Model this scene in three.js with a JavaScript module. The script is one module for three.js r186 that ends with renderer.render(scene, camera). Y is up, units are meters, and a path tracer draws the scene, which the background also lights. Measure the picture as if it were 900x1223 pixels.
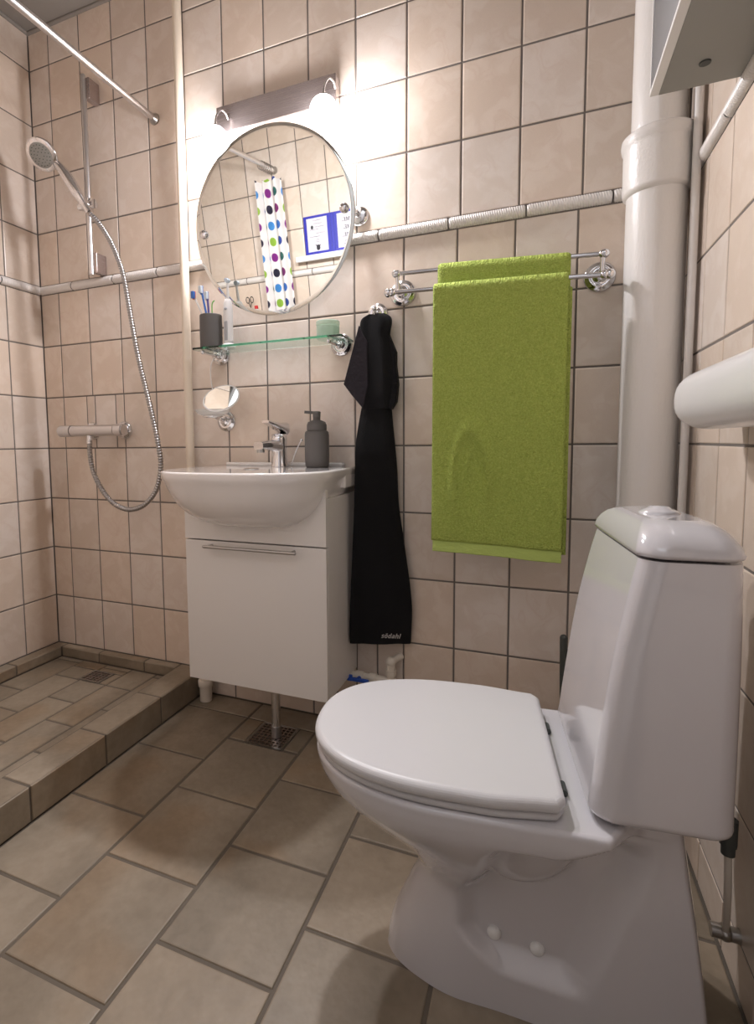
import * as THREE from 'three';
import { mergeGeometries, toCreasedNormals } from 'three/addons/utils/BufferGeometryUtils.js';
import { RoundedBoxGeometry } from 'three/addons/geometries/RoundedBoxGeometry.js';
import { TextGeometry } from 'three/addons/geometries/TextGeometry.js';
import { RectAreaLightUniformsLib } from 'three/addons/lights/RectAreaLightUniformsLib.js';
import { FontLoader } from 'three/addons/loaders/FontLoader.js';

// ---------------------------------------------------------------- camera, lights, exposure
const scene = new THREE.Scene();
scene.background = new THREE.Color(0x000000);
const camera = new THREE.PerspectiveCamera(88.31, 900 / 1223, 0.02, 20);
camera.position.set(1.862, 0.898, 1.539);
camera.rotation.order = 'YXZ';
camera.rotation.set(-0.0802, 0.3952, -0.0116);
camera.setViewOffset(900, 1223, 69.1, 33.4, 900, 1223);
const renderer = new THREE.WebGLRenderer({ antialias: true });
renderer.toneMapping = THREE.LinearToneMapping;
renderer.toneMappingExposure = 1.27;
renderer.shadowMap.enabled = true;
const LAMP_POWER = 0.48, LAMP_FORWARD = 2.3, LAMP_COLOR = new THREE.Color(0.98, 0.96, 1.0), GLOBE_GLOW = 10;
// unseen ceiling panel lamp behind the camera, placed to light the toilet side
RectAreaLightUniformsLib.init();
const UNSEEN_PANEL = { x: 1.7, z: 1.68, w: 0.8, d: 0.7, level: 0.5, color: new THREE.Color(0.9, 0.95, 1.0) };
const unseenPanelLight = new THREE.RectAreaLight(UNSEEN_PANEL.color, UNSEEN_PANEL.level, UNSEEN_PANEL.w, UNSEEN_PANEL.d);
unseenPanelLight.position.set(UNSEEN_PANEL.x, 2.4, UNSEEN_PANEL.z); unseenPanelLight.rotation.x = -Math.PI / 2; scene.add(unseenPanelLight);

// ---------------------------------------------------------------- helpers
let seed = 7;
const rnd = () => { seed = (seed * 1664525 + 1013904223) >>> 0; return seed / 4294967296; };
const V = (x, y, z) => new THREE.Vector3(x, y, z);
const PI = Math.PI;
const sm = (x, a, b) => { const t = Math.min(1, Math.max(0, (x - a) / (b - a))); return t * t * (3 - 2 * t); };
const lerp = (a, b, t) => a + (b - a) * t;
function curve1(pts) { // smooth-ish piecewise interpolation of [[x, y], ...]
  return (x) => {
    if (x <= pts[0][0]) return pts[0][1];
    for (let i = 1; i < pts.length; i++) if (x <= pts[i][0]) {
      const [x0, y0] = pts[i - 1], [x1, y1] = pts[i];
      const m = (k) => { const a = pts[Math.max(0, k - 1)], b = pts[Math.min(pts.length - 1, k + 1)]; return (b[1] - a[1]) / (b[0] - a[0]); };
      const h = x1 - x0, t = (x - x0) / h, t2 = t * t, t3 = t2 * t;
      return (2 * t3 - 3 * t2 + 1) * y0 + (t3 - 2 * t2 + t) * h * m(i - 1) + (-2 * t3 + 3 * t2) * y1 + (t3 - t2) * h * m(i);
    }
    return pts[pts.length - 1][1];
  };
}
const used = {};
function numbered(n) { const k = used[n] = (used[n] ?? -1) + 1; return k ? n + '_' + String(k).padStart(3, '0') : n; }
function thing(name, label, category, pos = [0, 0, 0], group) {
  const o = new THREE.Group();
  o.name = numbered(name); o.position.set(...pos);
  o.userData.label = label; o.userData.category = category;
  if (group) o.userData.group = group;
  scene.add(o);
  return o;
}
function structure(name, label) {
  const o = new THREE.Group(); o.name = numbered(name); o.userData.kind = 'structure';
  if (label) o.userData.label = label;
  scene.add(o); return o;
}
function clean(g) {
  g = g.index ? g.toNonIndexed() : g.clone();
  for (const k of Object.keys(g.attributes)) if (!['position', 'normal', 'uv'].includes(k)) g.deleteAttribute(k);
  if (!g.attributes.uv) g.setAttribute('uv', new THREE.BufferAttribute(new Float32Array(g.attributes.position.count * 2), 2));
  if (!g.attributes.normal) g.computeVertexNormals();
  g.morphAttributes = {};
  return g;
}
const join = (...gs) => gs.length === 1 ? gs[0] : mergeGeometries(gs.flat().map(clean));
function part(name, geo, mat, parent, label) {
  const m = new THREE.Mesh(Array.isArray(geo) ? join(...geo) : geo, mat);
  m.name = name; m.castShadow = m.receiveShadow = true;
  if (label) m.userData.label = label;
  parent.add(m); return m;
}
const box = (w, h, d, x = 0, y = 0, z = 0, r = 0, seg = 2) => { const g = r ? new RoundedBoxGeometry(w, h, d, seg, r) : new THREE.BoxGeometry(w, h, d); g.translate(x, y, z); return g; };
function bar(a, b, r, seg = 20, r2 = r) { // cylinder from a to b
  a = V(...a); b = V(...b);
  const d = b.clone().sub(a), L = d.length();
  const g = new THREE.CylinderGeometry(r2, r, L, seg);
  g.translate(0, L / 2, 0);
  g.applyQuaternion(new THREE.Quaternion().setFromUnitVectors(V(0, 1, 0), d.normalize()));
  g.translate(a.x, a.y, a.z); return g;
}
const tube = (pts, r, seg = 40, rs = 10) => new THREE.TubeGeometry(new THREE.CatmullRomCurve3(pts.map((p) => V(...p))), seg, r, rs, false);
const ball = (r, x, y, z, s = 20) => { const g = new THREE.SphereGeometry(r, s, Math.ceil(s * 0.7)); g.translate(x, y, z); return g; };
function orient(g, centre, axis) { // faces and normals outward (as seen from the centre)
  const p = g.attributes.position, n = g.attributes.normal, ix = g.index ? g.index.array : null, c = centre ?? V(0, 0, 0), m = ix ? ix.length : p.count;
  if (!centre) { for (let i = 0; i < p.count; i++) c.add(V(p.getX(i), p.getY(i), p.getZ(i))); c.divideScalar(p.count); }
  const A = V(), B = V(), C = V(), P = (k, o) => { const i = ix ? ix[k] : k; o.set(p.getX(i), p.getY(i), p.getZ(i)).sub(c); };
  let vol = 0, ny = 0;
  for (let k = 0; k < m; k += 3) { P(k, A); P(k + 1, B); P(k + 2, C); vol += A.dot(B.clone().cross(C)); ny += B.clone().sub(A).cross(C.clone().sub(A)).y; }
  if (axis ? ny < 0 : vol < 0) {
    if (ix) for (let k = 0; k < m; k += 3) { const t = ix[k + 1]; ix[k + 1] = ix[k + 2]; ix[k + 2] = t; }
    else for (const at of [p, g.attributes.uv, n]) for (let k = 0; k < m; k += 3) for (let q = 0; q < at.itemSize; q++) { const i = (k + 1) * at.itemSize + q, j = (k + 2) * at.itemSize + q, t = at.array[i]; at.array[i] = at.array[j]; at.array[j] = t; }
    for (let i = 0; i < n.array.length; i++) n.array[i] = -n.array[i];
  }
  return g;
}
const lathe = (pts, seg = 40, sheet = false) => orient(new THREE.LatheGeometry(pts.map(([r, y]) => new THREE.Vector2(Math.max(r, 1e-5), y)), seg), null, sheet);
function latheZ(pts, x, y, z, seg = 40, sheet = false) { const g = lathe(pts, seg, sheet); g.rotateX(PI / 2); g.translate(x, y, z); return g; } // profile axis along +z
// grid surface from rows of points; closed in u
function skin(rows, closeU = true, caps = false, uvs) {
  const n = rows[0].length, pos = [], uv = [], idx = [];
  const w = closeU ? n + 1 : n;
  rows.forEach((r, i) => { for (let j = 0; j < w; j++) { const p = r[j % n]; pos.push(p[0], p[1], p[2]); const q = uvs ? uvs(i, j, p) : [j / (w - 1), i / (rows.length - 1)]; uv.push(q[0], q[1]); } });
  for (let i = 0; i + 1 < rows.length; i++) for (let j = 0; j + 1 < w; j++) { const a = i * w + j, b = a + 1, c = a + w, d = c + 1; idx.push(a, c, b, b, c, d); }
  const g = new THREE.BufferGeometry();
  g.setAttribute('position', new THREE.Float32BufferAttribute(pos, 3));
  g.setAttribute('uv', new THREE.Float32BufferAttribute(uv, 2));
  g.setIndex(idx); g.computeVertexNormals();
  if (closeU) { const N = g.attributes.normal; for (let i = 0; i < rows.length; i++) { const a = i * w, b = a + w - 1; const v = V(N.getX(a) + N.getX(b), N.getY(a) + N.getY(b), N.getZ(a) + N.getZ(b)).normalize(); N.setXYZ(a, v.x, v.y, v.z); N.setXYZ(b, v.x, v.y, v.z); } }
  const mid = V(0, 0, 0); for (const r of rows) for (const p of r) mid.add(V(...p)); mid.divideScalar(rows.length * n); orient(g, mid);
  if (!caps) return g;
  const out = [g];
  for (const [r, flip] of [[rows[0], false], [rows[rows.length - 1], true]]) {
    const c = r.reduce((s, p) => [s[0] + p[0] / n, s[1] + p[1] / n, s[2] + p[2] / n], [0, 0, 0]);
    const P = []; for (let j = 0; j < n; j++) { const a = r[j], b = r[(j + 1) % n]; flip ? P.push(...c, ...b, ...a) : P.push(...c, ...a, ...b); }
    const k = new THREE.BufferGeometry(); k.setAttribute('position', new THREE.Float32BufferAttribute(P, 3));
    k.setAttribute('uv', new THREE.Float32BufferAttribute(new Float32Array(P.length / 3 * 2), 2)); k.computeVertexNormals(); out.push(orient(k, mid));
  }
  return join(...out);
}
// outline [[x,z],...] extruded along y with rounded top and bottom edges
function pillow(outline, y0, y1, r, steps = 4, inset = r) {
  const c = outline.reduce((s, p) => [s[0] + p[0] / outline.length, s[1] + p[1] / outline.length], [0, 0]);
  const n = outline.length, rows = [];
  const off = (d) => outline.map((p, i) => {
    const a = outline[(i + n - 1) % n], b = outline[(i + 1) % n]; let nx = b[1] - a[1], nz = -(b[0] - a[0]); const l = Math.hypot(nx, nz) || 1; nx /= l; nz /= l;
    if (nx * (p[0] - c[0]) + nz * (p[1] - c[1]) < 0) { nx = -nx; nz = -nz; }
    return [p[0] - nx * d, p[1] - nz * d];
  });
  const ring = (d, y) => off(d).map((p) => [p[0], y, p[1]]);
  for (let i = 0; i <= steps; i++) { const a = i / steps * PI / 2; rows.push(ring(inset * (1 - Math.sin(a)), y0 + r * (1 - Math.cos(a)))); }
  for (let i = 0; i <= steps; i++) { const a = i / steps * PI / 2; rows.push(ring(inset * (1 - Math.cos(a)), y1 - r + r * Math.sin(a))); }
  if (ccw(outline)) rows.reverse();
  return skin(rows, true, true);
}
function ccw(o) { let s = 0; o.forEach((p, i) => { const q = o[(i + 1) % o.length]; s += p[0] * q[1] - q[0] * p[1]; }); return s < 0; }

// ---------------------------------------------------------------- procedural textures
const hash = (x, y, s) => { let h = (x * 374761393 + y * 668265263 + s * 1442695041) | 0; h = Math.imul(h ^ (h >>> 13), 1274126177); return ((h ^ (h >>> 16)) >>> 0) / 4294967296; };
function vnoise(x, y, s) { const xi = Math.floor(x), yi = Math.floor(y), fx = x - xi, fy = y - yi, u = fx * fx * (3 - 2 * fx), v = fy * fy * (3 - 2 * fy); return lerp(lerp(hash(xi, yi, s), hash(xi + 1, yi, s), u), lerp(hash(xi, yi + 1, s), hash(xi + 1, yi + 1, s), u), v); }
function fbm(x, y, s, o = 4) { let a = 0, w = 0.5, t = 0; for (let i = 0; i < o; i++) { a += w * vnoise(x, y, s + i); t += w; x = x * 2.03 + 11.3; y = y * 2.03 + 5.7; w *= 0.5; } return a / t; }
function dataTexture(n, m, f, srgb = true) {
  const d = new Uint8Array(n * m * 4);
  for (let y = 0; y < m; y++) for (let x = 0; x < n; x++) { const c = f(x / n, y / m), o = (y * n + x) * 4; for (let k = 0; k < 3; k++) d[o + k] = Math.max(0, Math.min(255, c.length ? c[k] : c)); d[o + 3] = 255; }
  const t = new THREE.DataTexture(d, n, m, THREE.RGBAFormat);
  t.wrapS = t.wrapT = THREE.RepeatWrapping; t.magFilter = THREE.LinearFilter; t.minFilter = THREE.LinearFilter;
  if (srgb) t.colorSpace = THREE.SRGBColorSpace; t.needsUpdate = true; return t;
}
const mix3 = (a, b, t) => [lerp(a[0], b[0], t), lerp(a[1], b[1], t), lerp(a[2], b[2], t)];
// glazed wall tile: cloudy beige with faint pink veins (1 m of glaze)
const tileMap = dataTexture(1024, 1024, (u, v) => {
  const x = u * 22, y = v * 22, w = fbm(x * 0.6, y * 0.6, 3, 3) * 3;
  const n = fbm(x + w, y + w * 0.7, 10, 4), vein = Math.pow(1 - Math.abs(2 * fbm(x * 0.7 + w * 1.2, y * 0.55 - w, 40, 4) - 1), 9);
  let c = mix3([222, 208, 195], [229, 217, 206], sm(n, 0.3, 0.72));
  c = mix3(c, [207, 183, 166], vein * 0.24 * sm(n, 0.25, 0.6));
  const g = (hash(Math.floor(u * 1024), Math.floor(v * 1024), 5) - 0.5) * 5;
  return [c[0] + g, c[1] + g, c[2] + g];
});
// floor stoneware: mottled grey-beige with rusty clouds (1.5 m)
const floorMap = dataTexture(1024, 1024, (u, v) => {
  const x = u * 12, y = v * 12, n = fbm(x, y, 80, 5), r = fbm(x * 0.8 + 7, y * 0.8, 120, 3), f = fbm(x * 9, y * 9, 160, 3);
  let c = mix3([138, 126, 109], [155, 142, 124], sm(n, 0.28, 0.72));
  c = mix3(c, [148, 123, 95], sm(r, 0.58, 0.85) * 0.45);
  const g = (f - 0.5) * 14; return [c[0] + g, c[1] + g, c[2] + g];
});
const floorBump = dataTexture(1024, 1024, (u, v) => { const x = u * 12, y = v * 12; return 255 * (0.6 * fbm(x * 1.5, y * 1.5, 200, 4) + 0.4 * fbm(x * 14, y * 14, 220, 2)); }, false);
const fineBump = dataTexture(512, 512, (u, v) => 255 * fbm(u * 160, v * 160, 300, 2), false);
const terryBump = dataTexture(512, 512, (u, v) => 255 * (0.5 * hash(Math.floor(u * 170), Math.floor(v * 170), 9) + 0.5 * fbm(u * 90, v * 90, 310, 2)), false);
const terryMap = (a, b) => dataTexture(512, 512, (u, v) => mix3(a, b, 0.55 * fbm(u * 110, v * 110, 330, 2) + 0.45 * hash(Math.floor(u * 200), Math.floor(v * 200), 12)));
const ropeBump = dataTexture(256, 64, (u, v) => 255 * Math.pow(Math.abs(Math.sin(PI * (u * 16 + v * 2))), 0.7), false);
const brushed = dataTexture(256, 256, (u, v) => { const n = 0.6 * fbm(u * 3, v * 190, 400, 2) + 0.4 * hash(0, Math.floor(v * 256), 4); return 60 + 110 * n; }, false);
const corrBump = dataTexture(8, 64, (u, v) => 255 * (0.5 + 0.5 * Math.cos(2 * PI * v)), false);

const S = (o) => new THREE.MeshStandardMaterial(o), P = (o) => new THREE.MeshPhysicalMaterial(o);
const M = {
  tile: [0xffffff, 0xf7f4f0, 0xfffaf4].map((c) => P({ map: tileMap, color: c, roughness: 0.34, clearcoat: 0.25, clearcoatRoughness: 0.2 })),
  grout: S({ color: 0x77706a, roughness: 0.95, bumpMap: fineBump, bumpScale: 0.001 }),
  floorTile: [0xffffff, 0xf8f6f3, 0xfffaf4, 0xf3f1ee].map((c) => S({ map: floorMap, color: c, roughness: 0.5, bumpMap: floorBump, bumpScale: 0.0012 })),
  floorGrout: S({ color: 0x6b6257, roughness: 0.95, bumpMap: fineBump, bumpScale: 0.001 }),
  rope: P({ color: 0xe4dfda, roughness: 0.3, clearcoat: 0.4, bumpMap: ropeBump, bumpScale: 0.0022 }),
  plaster: S({ color: 0xe8e6e6, roughness: 0.9 }),
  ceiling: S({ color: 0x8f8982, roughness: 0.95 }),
  paintPipe: P({ color: 0xebe8e4, roughness: 0.3, clearcoat: 0.3, bumpMap: fineBump, bumpScale: 0.0004 }),
  creamPipe: S({ color: 0xe6d8c4, roughness: 0.45 }),
  chrome: S({ color: 0xe6e6e8, metalness: 1, roughness: 0.09 }),
  chromeDull: S({ color: 0xb9b7b4, metalness: 1, roughness: 0.3 }),
  hose: S({ color: 0xaeacab, metalness: 1, roughness: 0.3 }),
  steel: S({ color: 0xa89e9b, metalness: 1, roughness: 0.5, roughnessMap: brushed }),
  lampPlate: S({ color: 0xb7aba8, metalness: 0.9, roughness: 0.5, roughnessMap: brushed }),
  aluminium: S({ color: 0xd8d6d6, metalness: 1, roughness: 0.28 }),
  mirror: S({ color: 0xe6e8e4, metalness: 1, roughness: 0.015 }),
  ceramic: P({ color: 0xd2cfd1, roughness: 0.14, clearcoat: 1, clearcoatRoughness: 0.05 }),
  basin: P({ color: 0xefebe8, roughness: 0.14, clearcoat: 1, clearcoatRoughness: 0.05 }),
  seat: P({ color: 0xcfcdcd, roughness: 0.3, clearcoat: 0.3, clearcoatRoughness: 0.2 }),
  cabinet: P({ color: 0xe7e3de, roughness: 0.35, clearcoat: 0.2, clearcoatRoughness: 0.3 }),
  whitePlastic: P({ color: 0xefeeec, roughness: 0.28, clearcoat: 0.5 }),
  offPlastic: S({ color: 0xe4dbcd, roughness: 0.5 }),
  greyDoor: S({ color: 0x4c4a49, roughness: 0.5 }),
  greyPanel: S({ color: 0x9a9a95, roughness: 0.6 }),
  greyRubber: S({ color: 0x615e5c, roughness: 0.65 }),
  darkGrey: S({ color: 0x4b4f4c, roughness: 0.5 }),
  black: S({ color: 0x101012, roughness: 0.5 }),
  hole: S({ color: 0x15130f, roughness: 0.9 }),
  glass: P({ color: 0xffffff, roughness: 0.02, transmission: 1, thickness: 0.006, ior: 1.5, attenuationColor: new THREE.Color(0.35, 0.85, 0.68), attenuationDistance: 0.05 }),
  clear: P({ color: 0xf4f4f2, roughness: 0.25, transmission: 0.6, thickness: 0, ior: 1.45 }),
  greenGlass: P({ color: 0xe2f4e8, roughness: 0.2, transmission: 0.5, thickness: 0, ior: 1.45 }),
  globe: S({ color: 0xffffff, roughness: 0.4, emissive: 0xfffaff, emissiveIntensity: GLOBE_GLOW }),
  green: S({ map: terryMap([152, 172, 70], [204, 220, 118]), roughness: 0.95, bumpMap: terryBump, bumpScale: 0.006 }),
  greenHem: S({ color: 0xb9cd70, roughness: 0.9, bumpMap: fineBump, bumpScale: 0.0006 }),
  blackTowel: P({ map: terryMap([8, 8, 10], [19, 18, 22]), roughness: 1, bumpMap: terryBump, bumpScale: 0.002, sheen: 0.1, sheenColor: new THREE.Color(0x6a6470), sheenRoughness: 0.6 }),
  blackFold: P({ color: 0x2a262c, roughness: 1, sheen: 0.4, sheenColor: new THREE.Color(0x8a808c), sheenRoughness: 0.5, bumpMap: terryBump, bumpScale: 0.002 }),
  logo: S({ color: 0xb9b6b2, roughness: 0.7 }),
  blue: P({ color: 0x2c31a8, roughness: 0.35, clearcoat: 0.4 }),
  blueLever: S({ color: 0x1f4fb0, roughness: 0.4 }),
  red: S({ color: 0xc2161c, roughness: 0.35 }),
  brushRed: S({ color: 0xd26a5c, roughness: 0.5 }), brushBlue: S({ color: 0x3f74c4, roughness: 0.45 }), brushViolet: S({ color: 0x6b62a8, roughness: 0.4 }), brushGreen: S({ color: 0x6fca4a, roughness: 0.4 }),
  bristle: S({ color: 0xd9e4ee, roughness: 0.8 }),
  ebrush: P({ color: 0xeceae8, roughness: 0.35 }), ebrushGrey: S({ color: 0xaeb0b4, roughness: 0.4 }),
};

// ---------------------------------------------------------------- room shell
const XL = 0.0502, XR = 2.174, ZO = 1.15, ZC = 2.1, H = 2.443, XD = 1.2;   // walls left/right, wall opposite, corridor end, ceiling, door edge
const TW = 0.15, TH = 0.1988, TRIM_T = 1.5118, TRIM_B = 1.4797, GAP = 0.0045;
const slab = (x0, x1, y0, y1, z0, z1) => box(x1 - x0, y1 - y0, z1 - z0, (x0 + x1) / 2, (y0 + y1) / 2, (z0 + z1) / 2);
const floorG = structure('floor', 'floor of staggered grey-beige stoneware tiles');
part('screed', slab(XL - 0.1, XR + 0.1, -0.1, -0.0025, -0.1, ZC + 0.1), M.floorGrout, floorG);
const ceilG = structure('ceiling', 'plain grey-white ceiling');
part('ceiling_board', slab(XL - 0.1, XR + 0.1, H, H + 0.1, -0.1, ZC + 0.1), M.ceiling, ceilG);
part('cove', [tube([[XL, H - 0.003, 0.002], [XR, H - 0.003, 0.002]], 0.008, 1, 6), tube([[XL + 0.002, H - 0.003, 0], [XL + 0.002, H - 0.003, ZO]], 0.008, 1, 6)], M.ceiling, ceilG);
const wallB = structure('wall_back', 'beige tiled wall behind the basin and mirror');
part('grout_bed', slab(XL - 0.1, XR + 0.1, 0, H, -0.1, -0.0018), M.grout, wallB);
const wallL = structure('wall_left', 'beige tiled wall at the shower');
part('grout_bed', slab(XL - 0.1, XL - 0.0018, 0, H, 0, ZO), M.grout, wallL);
const wallR = structure('wall_right', 'beige tiled wall beside the toilet');
part('grout_bed', slab(XR + 0.0018, XR + 0.1, 0, H, 0, ZC), M.grout, wallR);
const wallO = structure('wall_front', 'beige tiled wall seen in the mirror');
part('grout_bed', slab(XL - 0.1, XD, 0, H, ZO + 0.0018, ZO + 0.12), M.grout, wallO);
const wallC = structure('wall_corridor', 'plain wall of the entrance behind the camera');
part('plaster', slab(XL - 0.1, XR + 0.1, 0, H, ZC, ZC + 0.1), M.plaster, wallC);
const wallS = structure('wall_entrance', 'plain side wall of the entrance');
part('plaster', slab(XD - 0.1, XD, 0, H, ZO + 0.12, ZC), M.plaster, wallS);

// one wall tile: bevelled plate, front face at z = 0, uv in metres
const tileCache = new Map();
function tilePlate(w, h, bev, depth, uvScale, variant) {
  const key = [w.toFixed(3), h.toFixed(3), bev, depth, uvScale, variant].join();
  if (tileCache.has(key)) return tileCache.get(key);
  const a = w / 2, b = h / 2, pos = [], uv = [], ou = hash(variant, 1, 77) * 0.7 + 0.15, ov = hash(variant, 2, 77) * 0.7 + 0.15;
  const ring = (i, z) => [[-a + i, -b + i, z], [a - i, -b + i, z], [a - i, b - i, z], [-a + i, b - i, z]];
  const R = [ring(0, -depth), ring(0, -bev * 0.9), ring(bev * 0.4, -bev * 0.25), ring(bev * 1.3, 0)];
  const quad = (p, q, r, s) => { for (const v of [p, q, r, p, r, s]) { pos.push(...v); uv.push(v[0] / uvScale + ou, v[1] / uvScale + ov); } };
  for (let k = 0; k < 3; k++) for (let i = 0; i < 4; i++) quad(R[k][i], R[k][(i + 1) % 4], R[k + 1][(i + 1) % 4], R[k + 1][i]);
  quad(...R[3]);
  const g = new THREE.BufferGeometry();
  g.setAttribute('position', new THREE.Float32BufferAttribute(pos, 3)); g.setAttribute('uv', new THREE.Float32BufferAttribute(uv, 2)); g.computeVertexNormals();
  tileCache.set(key, g); return g;
}
// a wall described by its own (s, y) frame; place(mesh, s, y) puts the tile
function tileWall(parent, s0, s1, cols, place, opts = {}) {
  const rows = [];
  for (let r = 0; TRIM_T + r * TH < H - 0.01; r++) rows.push([TRIM_T + r * TH, Math.min(H, TRIM_T + (r + 1) * TH), 1]);
  for (let r = 0; ; r++) { const top = TRIM_B - r * TH, bot = Math.max(0, top - TH); rows.push([bot, top, 0, r]); if (bot <= 0) break; }
  for (const [y0, y1, above, r] of rows) {
    let edges = cols(above).filter((c) => c > s0 + 0.012 && c < s1 - 0.012);
    edges = [s0, ...edges, s1];
    if (opts.split && !above) edges = opts.split(r, edges);
    for (let i = 0; i + 1 < edges.length; i++) {
      const w = edges[i + 1] - edges[i] - GAP, h = y1 - y0 - GAP; if (w < 0.006 || h < 0.01) continue;
      const s = (edges[i] + edges[i + 1]) / 2, y = (y0 + y1) / 2;
      if (opts.skip && opts.skip(edges[i], edges[i + 1], y0, y1)) continue;
      const m = part('tile', tilePlate(w, h, 0.0022, 0.004, 1, Math.floor(rnd() * 14)), M.tile[Math.floor(rnd() * 3)], parent);
      place(m, s, y);
      m.rotateX((rnd() - 0.5) * 0.006); m.rotateY((rnd() - 0.5) * 0.006);
      if (rnd() < 0.5) m.rotateZ(PI);
    }
  }
}
const grid = (off, n = 20) => Array.from({ length: n }, (_, i) => off + i * TW);
tileWall(wallB, XL, XR, (above) => grid(above ? 0 : -0.008), (m, s, y) => m.position.set(s, y, 0), {
  split(r, e) {
    if (r === 2) { e = e.filter((x) => Math.abs(x - 0.292) > 0.01 && Math.abs(x - 0.442) > 0.01); e.push(0.261, 0.302, 0.403, 0.443); }
    if (r === 6) e.push(1.41);
    return e.sort((a, b) => a - b);
  },
  skip: (x0, x1, y0, y1) => x1 < 0.76 && y1 < 0.1,
});
tileWall(wallL, 0, ZO, () => grid(0.148), (m, s, y) => { m.position.set(XL, y, s); m.rotation.y = PI / 2; }, { skip: (a, b, y0, y1) => y1 < 0.1 });
tileWall(wallR, 0, ZC, () => grid(0.0277), (m, s, y) => { m.position.set(XR, y, s); m.rotation.y = -PI / 2; }, { skip: (a) => a > ZO + 0.05 });
tileWall(wallO, XL, XD, () => grid(0.01), (m, s, y) => { m.position.set(s, y, ZO); m.rotation.y = PI; });

// rope-relief listello pieces
function ropePiece(L) {
  const rows = [], n = 14, k = Math.max(2, Math.round(L / 0.00115));
  for (let i = 0; i <= k; i++) {
    const x = -L / 2 + L * i / k, end = Math.min(1, Math.min(i, k - i) / 4), row = [];
    for (let j = 0; j <= n; j++) { const a = PI * j / n, tw = 0.0017 * Math.abs(Math.sin((x * 540) + a * 1.5)), r = 0.0148 - 0.0012 + tw - (1 - end) * 0.0025; row.push([x, -Math.cos(a) * r * 1.04, Math.sin(a) * r * 0.95 - 0.001]); }
    rows.push(row);
  }
  return skin(rows, false);
}
const ropeCache = {};
function rope(parent, s0, s1, first, place) {
  const L0 = 0.2;
  let e = [s0]; for (let x = first; x < s1 - 0.01; x += L0) if (x > s0 + 0.01) e.push(x); e.push(s1);
  for (let i = 0; i + 1 < e.length; i++) { const L = e[i + 1] - e[i] - 0.0035, k = L.toFixed(3); const g = ropeCache[k] ??= ropePiece(L); place(part('listello', g, M.rope, parent), (e[i] + e[i + 1]) / 2); }
}
M.rope.bumpMap = null;
const yT = (TRIM_T + TRIM_B) / 2;
rope(wallB, XL, XR, 0.218, (m, s) => m.position.set(s, yT, 0));
rope(wallL, 0, ZO, 0.17, (m, s) => { m.position.set(XL, yT, s); m.rotation.y = PI / 2; });
rope(wallR, 0, ZO + 0.1, 0.305, (m, s) => { m.position.set(XR, yT, s); m.rotation.y = -PI / 2; });
rope(wallO, XL, XD, 0.19, (m, s) => { m.position.set(s, yT, ZO); m.rotation.y = PI; });

// floor tiles
const FW = 0.2382, FL = 0.2463, FX = 1.0004, FZ = 0.4677;
function flatTile(parent, x0, x1, z0, z1, y, name = 'tile', mat) {
  const w = x1 - x0 - 0.007, d = z1 - z0 - 0.007; if (w < 0.012 || d < 0.012) return;
  const m = part(name, tilePlate(w, d, 0.0025, 0.006, 1.5, Math.floor(rnd() * 24)), mat ?? M.floorTile[Math.floor(rnd() * 4)], parent);
  m.position.set((x0 + x1) / 2, y, (z0 + z1) / 2); m.rotation.x = -PI / 2;
  m.rotateX((rnd() - 0.5) * 0.006); m.rotateY((rnd() - 0.5) * 0.006);
}
function minus(r, h) { // rectangle minus hole, as up to four rectangles
  const [x0, x1, z0, z1] = r, [a, b, c, d] = h;
  if (a >= x1 || b <= x0 || c >= z1 || d <= z0) return [r];
  const out = []; const za = Math.max(z0, c), zb = Math.min(z1, d);
  if (c > z0) out.push([x0, x1, z0, c]); if (d < z1) out.push([x0, x1, d, z1]);
  if (a > x0) out.push([x0, a, za, zb]); if (b < x1) out.push([b, x1, za, zb]);
  return out;
}
const KX = 0.762, KI = 0.665, KY = 0.09;   // shower kerb outer and inner faces, height
const DR = [1.062, 1.186, 0.1, 0.226];     // floor drain
for (let k = -2; k < 6; k++) {
  const x0 = Math.max(KX, FX + k * FW), x1 = Math.min(XR, FX + (k + 1) * FW); if (x1 - x0 < 0.01) continue;
  for (let n = -3; n < 8; n++) {
    const z = FZ + (n + (k & 1 ? 0.5 : 0)) * FL, z0 = Math.max(0, z), z1 = Math.min(ZC, z + FL); if (z1 - z0 < 0.02) continue;
    for (const q of minus([x0, x1, z0, z1], DR)) flatTile(floorG, ...q, 0);
  }
}
// shower tray: raised floor, kerb and ledges
const tray = structure('shower_tray', 'raised shower floor with tiled kerb and ledges');
const SY = 0.05, SD = [0.335, 0.43, 0.088, 0.17], LI = 0.105, BI = 0.036;
part('screed', [slab(XL, KI, 0, SY - 0.0025, 0, ZO), slab(KI, KX - 0.003, 0, KY - 0.0025, 0, ZO), slab(XL, LI - 0.003, 0, KY - 0.0025, 0, ZO), slab(LI - 0.003, KI, 0, KY - 0.0025, 0, BI - 0.003)], M.floorGrout, tray);
for (let k = 0; k < 5; k++) {
  const xs = [LI, 0.2235, 0.345, 0.4655, 0.58, KI]; const x0 = xs[k], x1 = xs[k + 1];
  for (let n = -1; n < 6; n++) { const z = 0.06 + n * FL + (k % 2 ? FL * 0.45 : 0), z0 = Math.max(BI, z), z1 = Math.min(ZO, z + FL); if (z1 - z0 < 0.02) continue; for (const q of minus([x0, x1, z0, z1], SD)) flatTile(tray, ...q, SY); }
}
const kz = [0, 0.235, 0.468, 0.706, 0.945, ZO];
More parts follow.
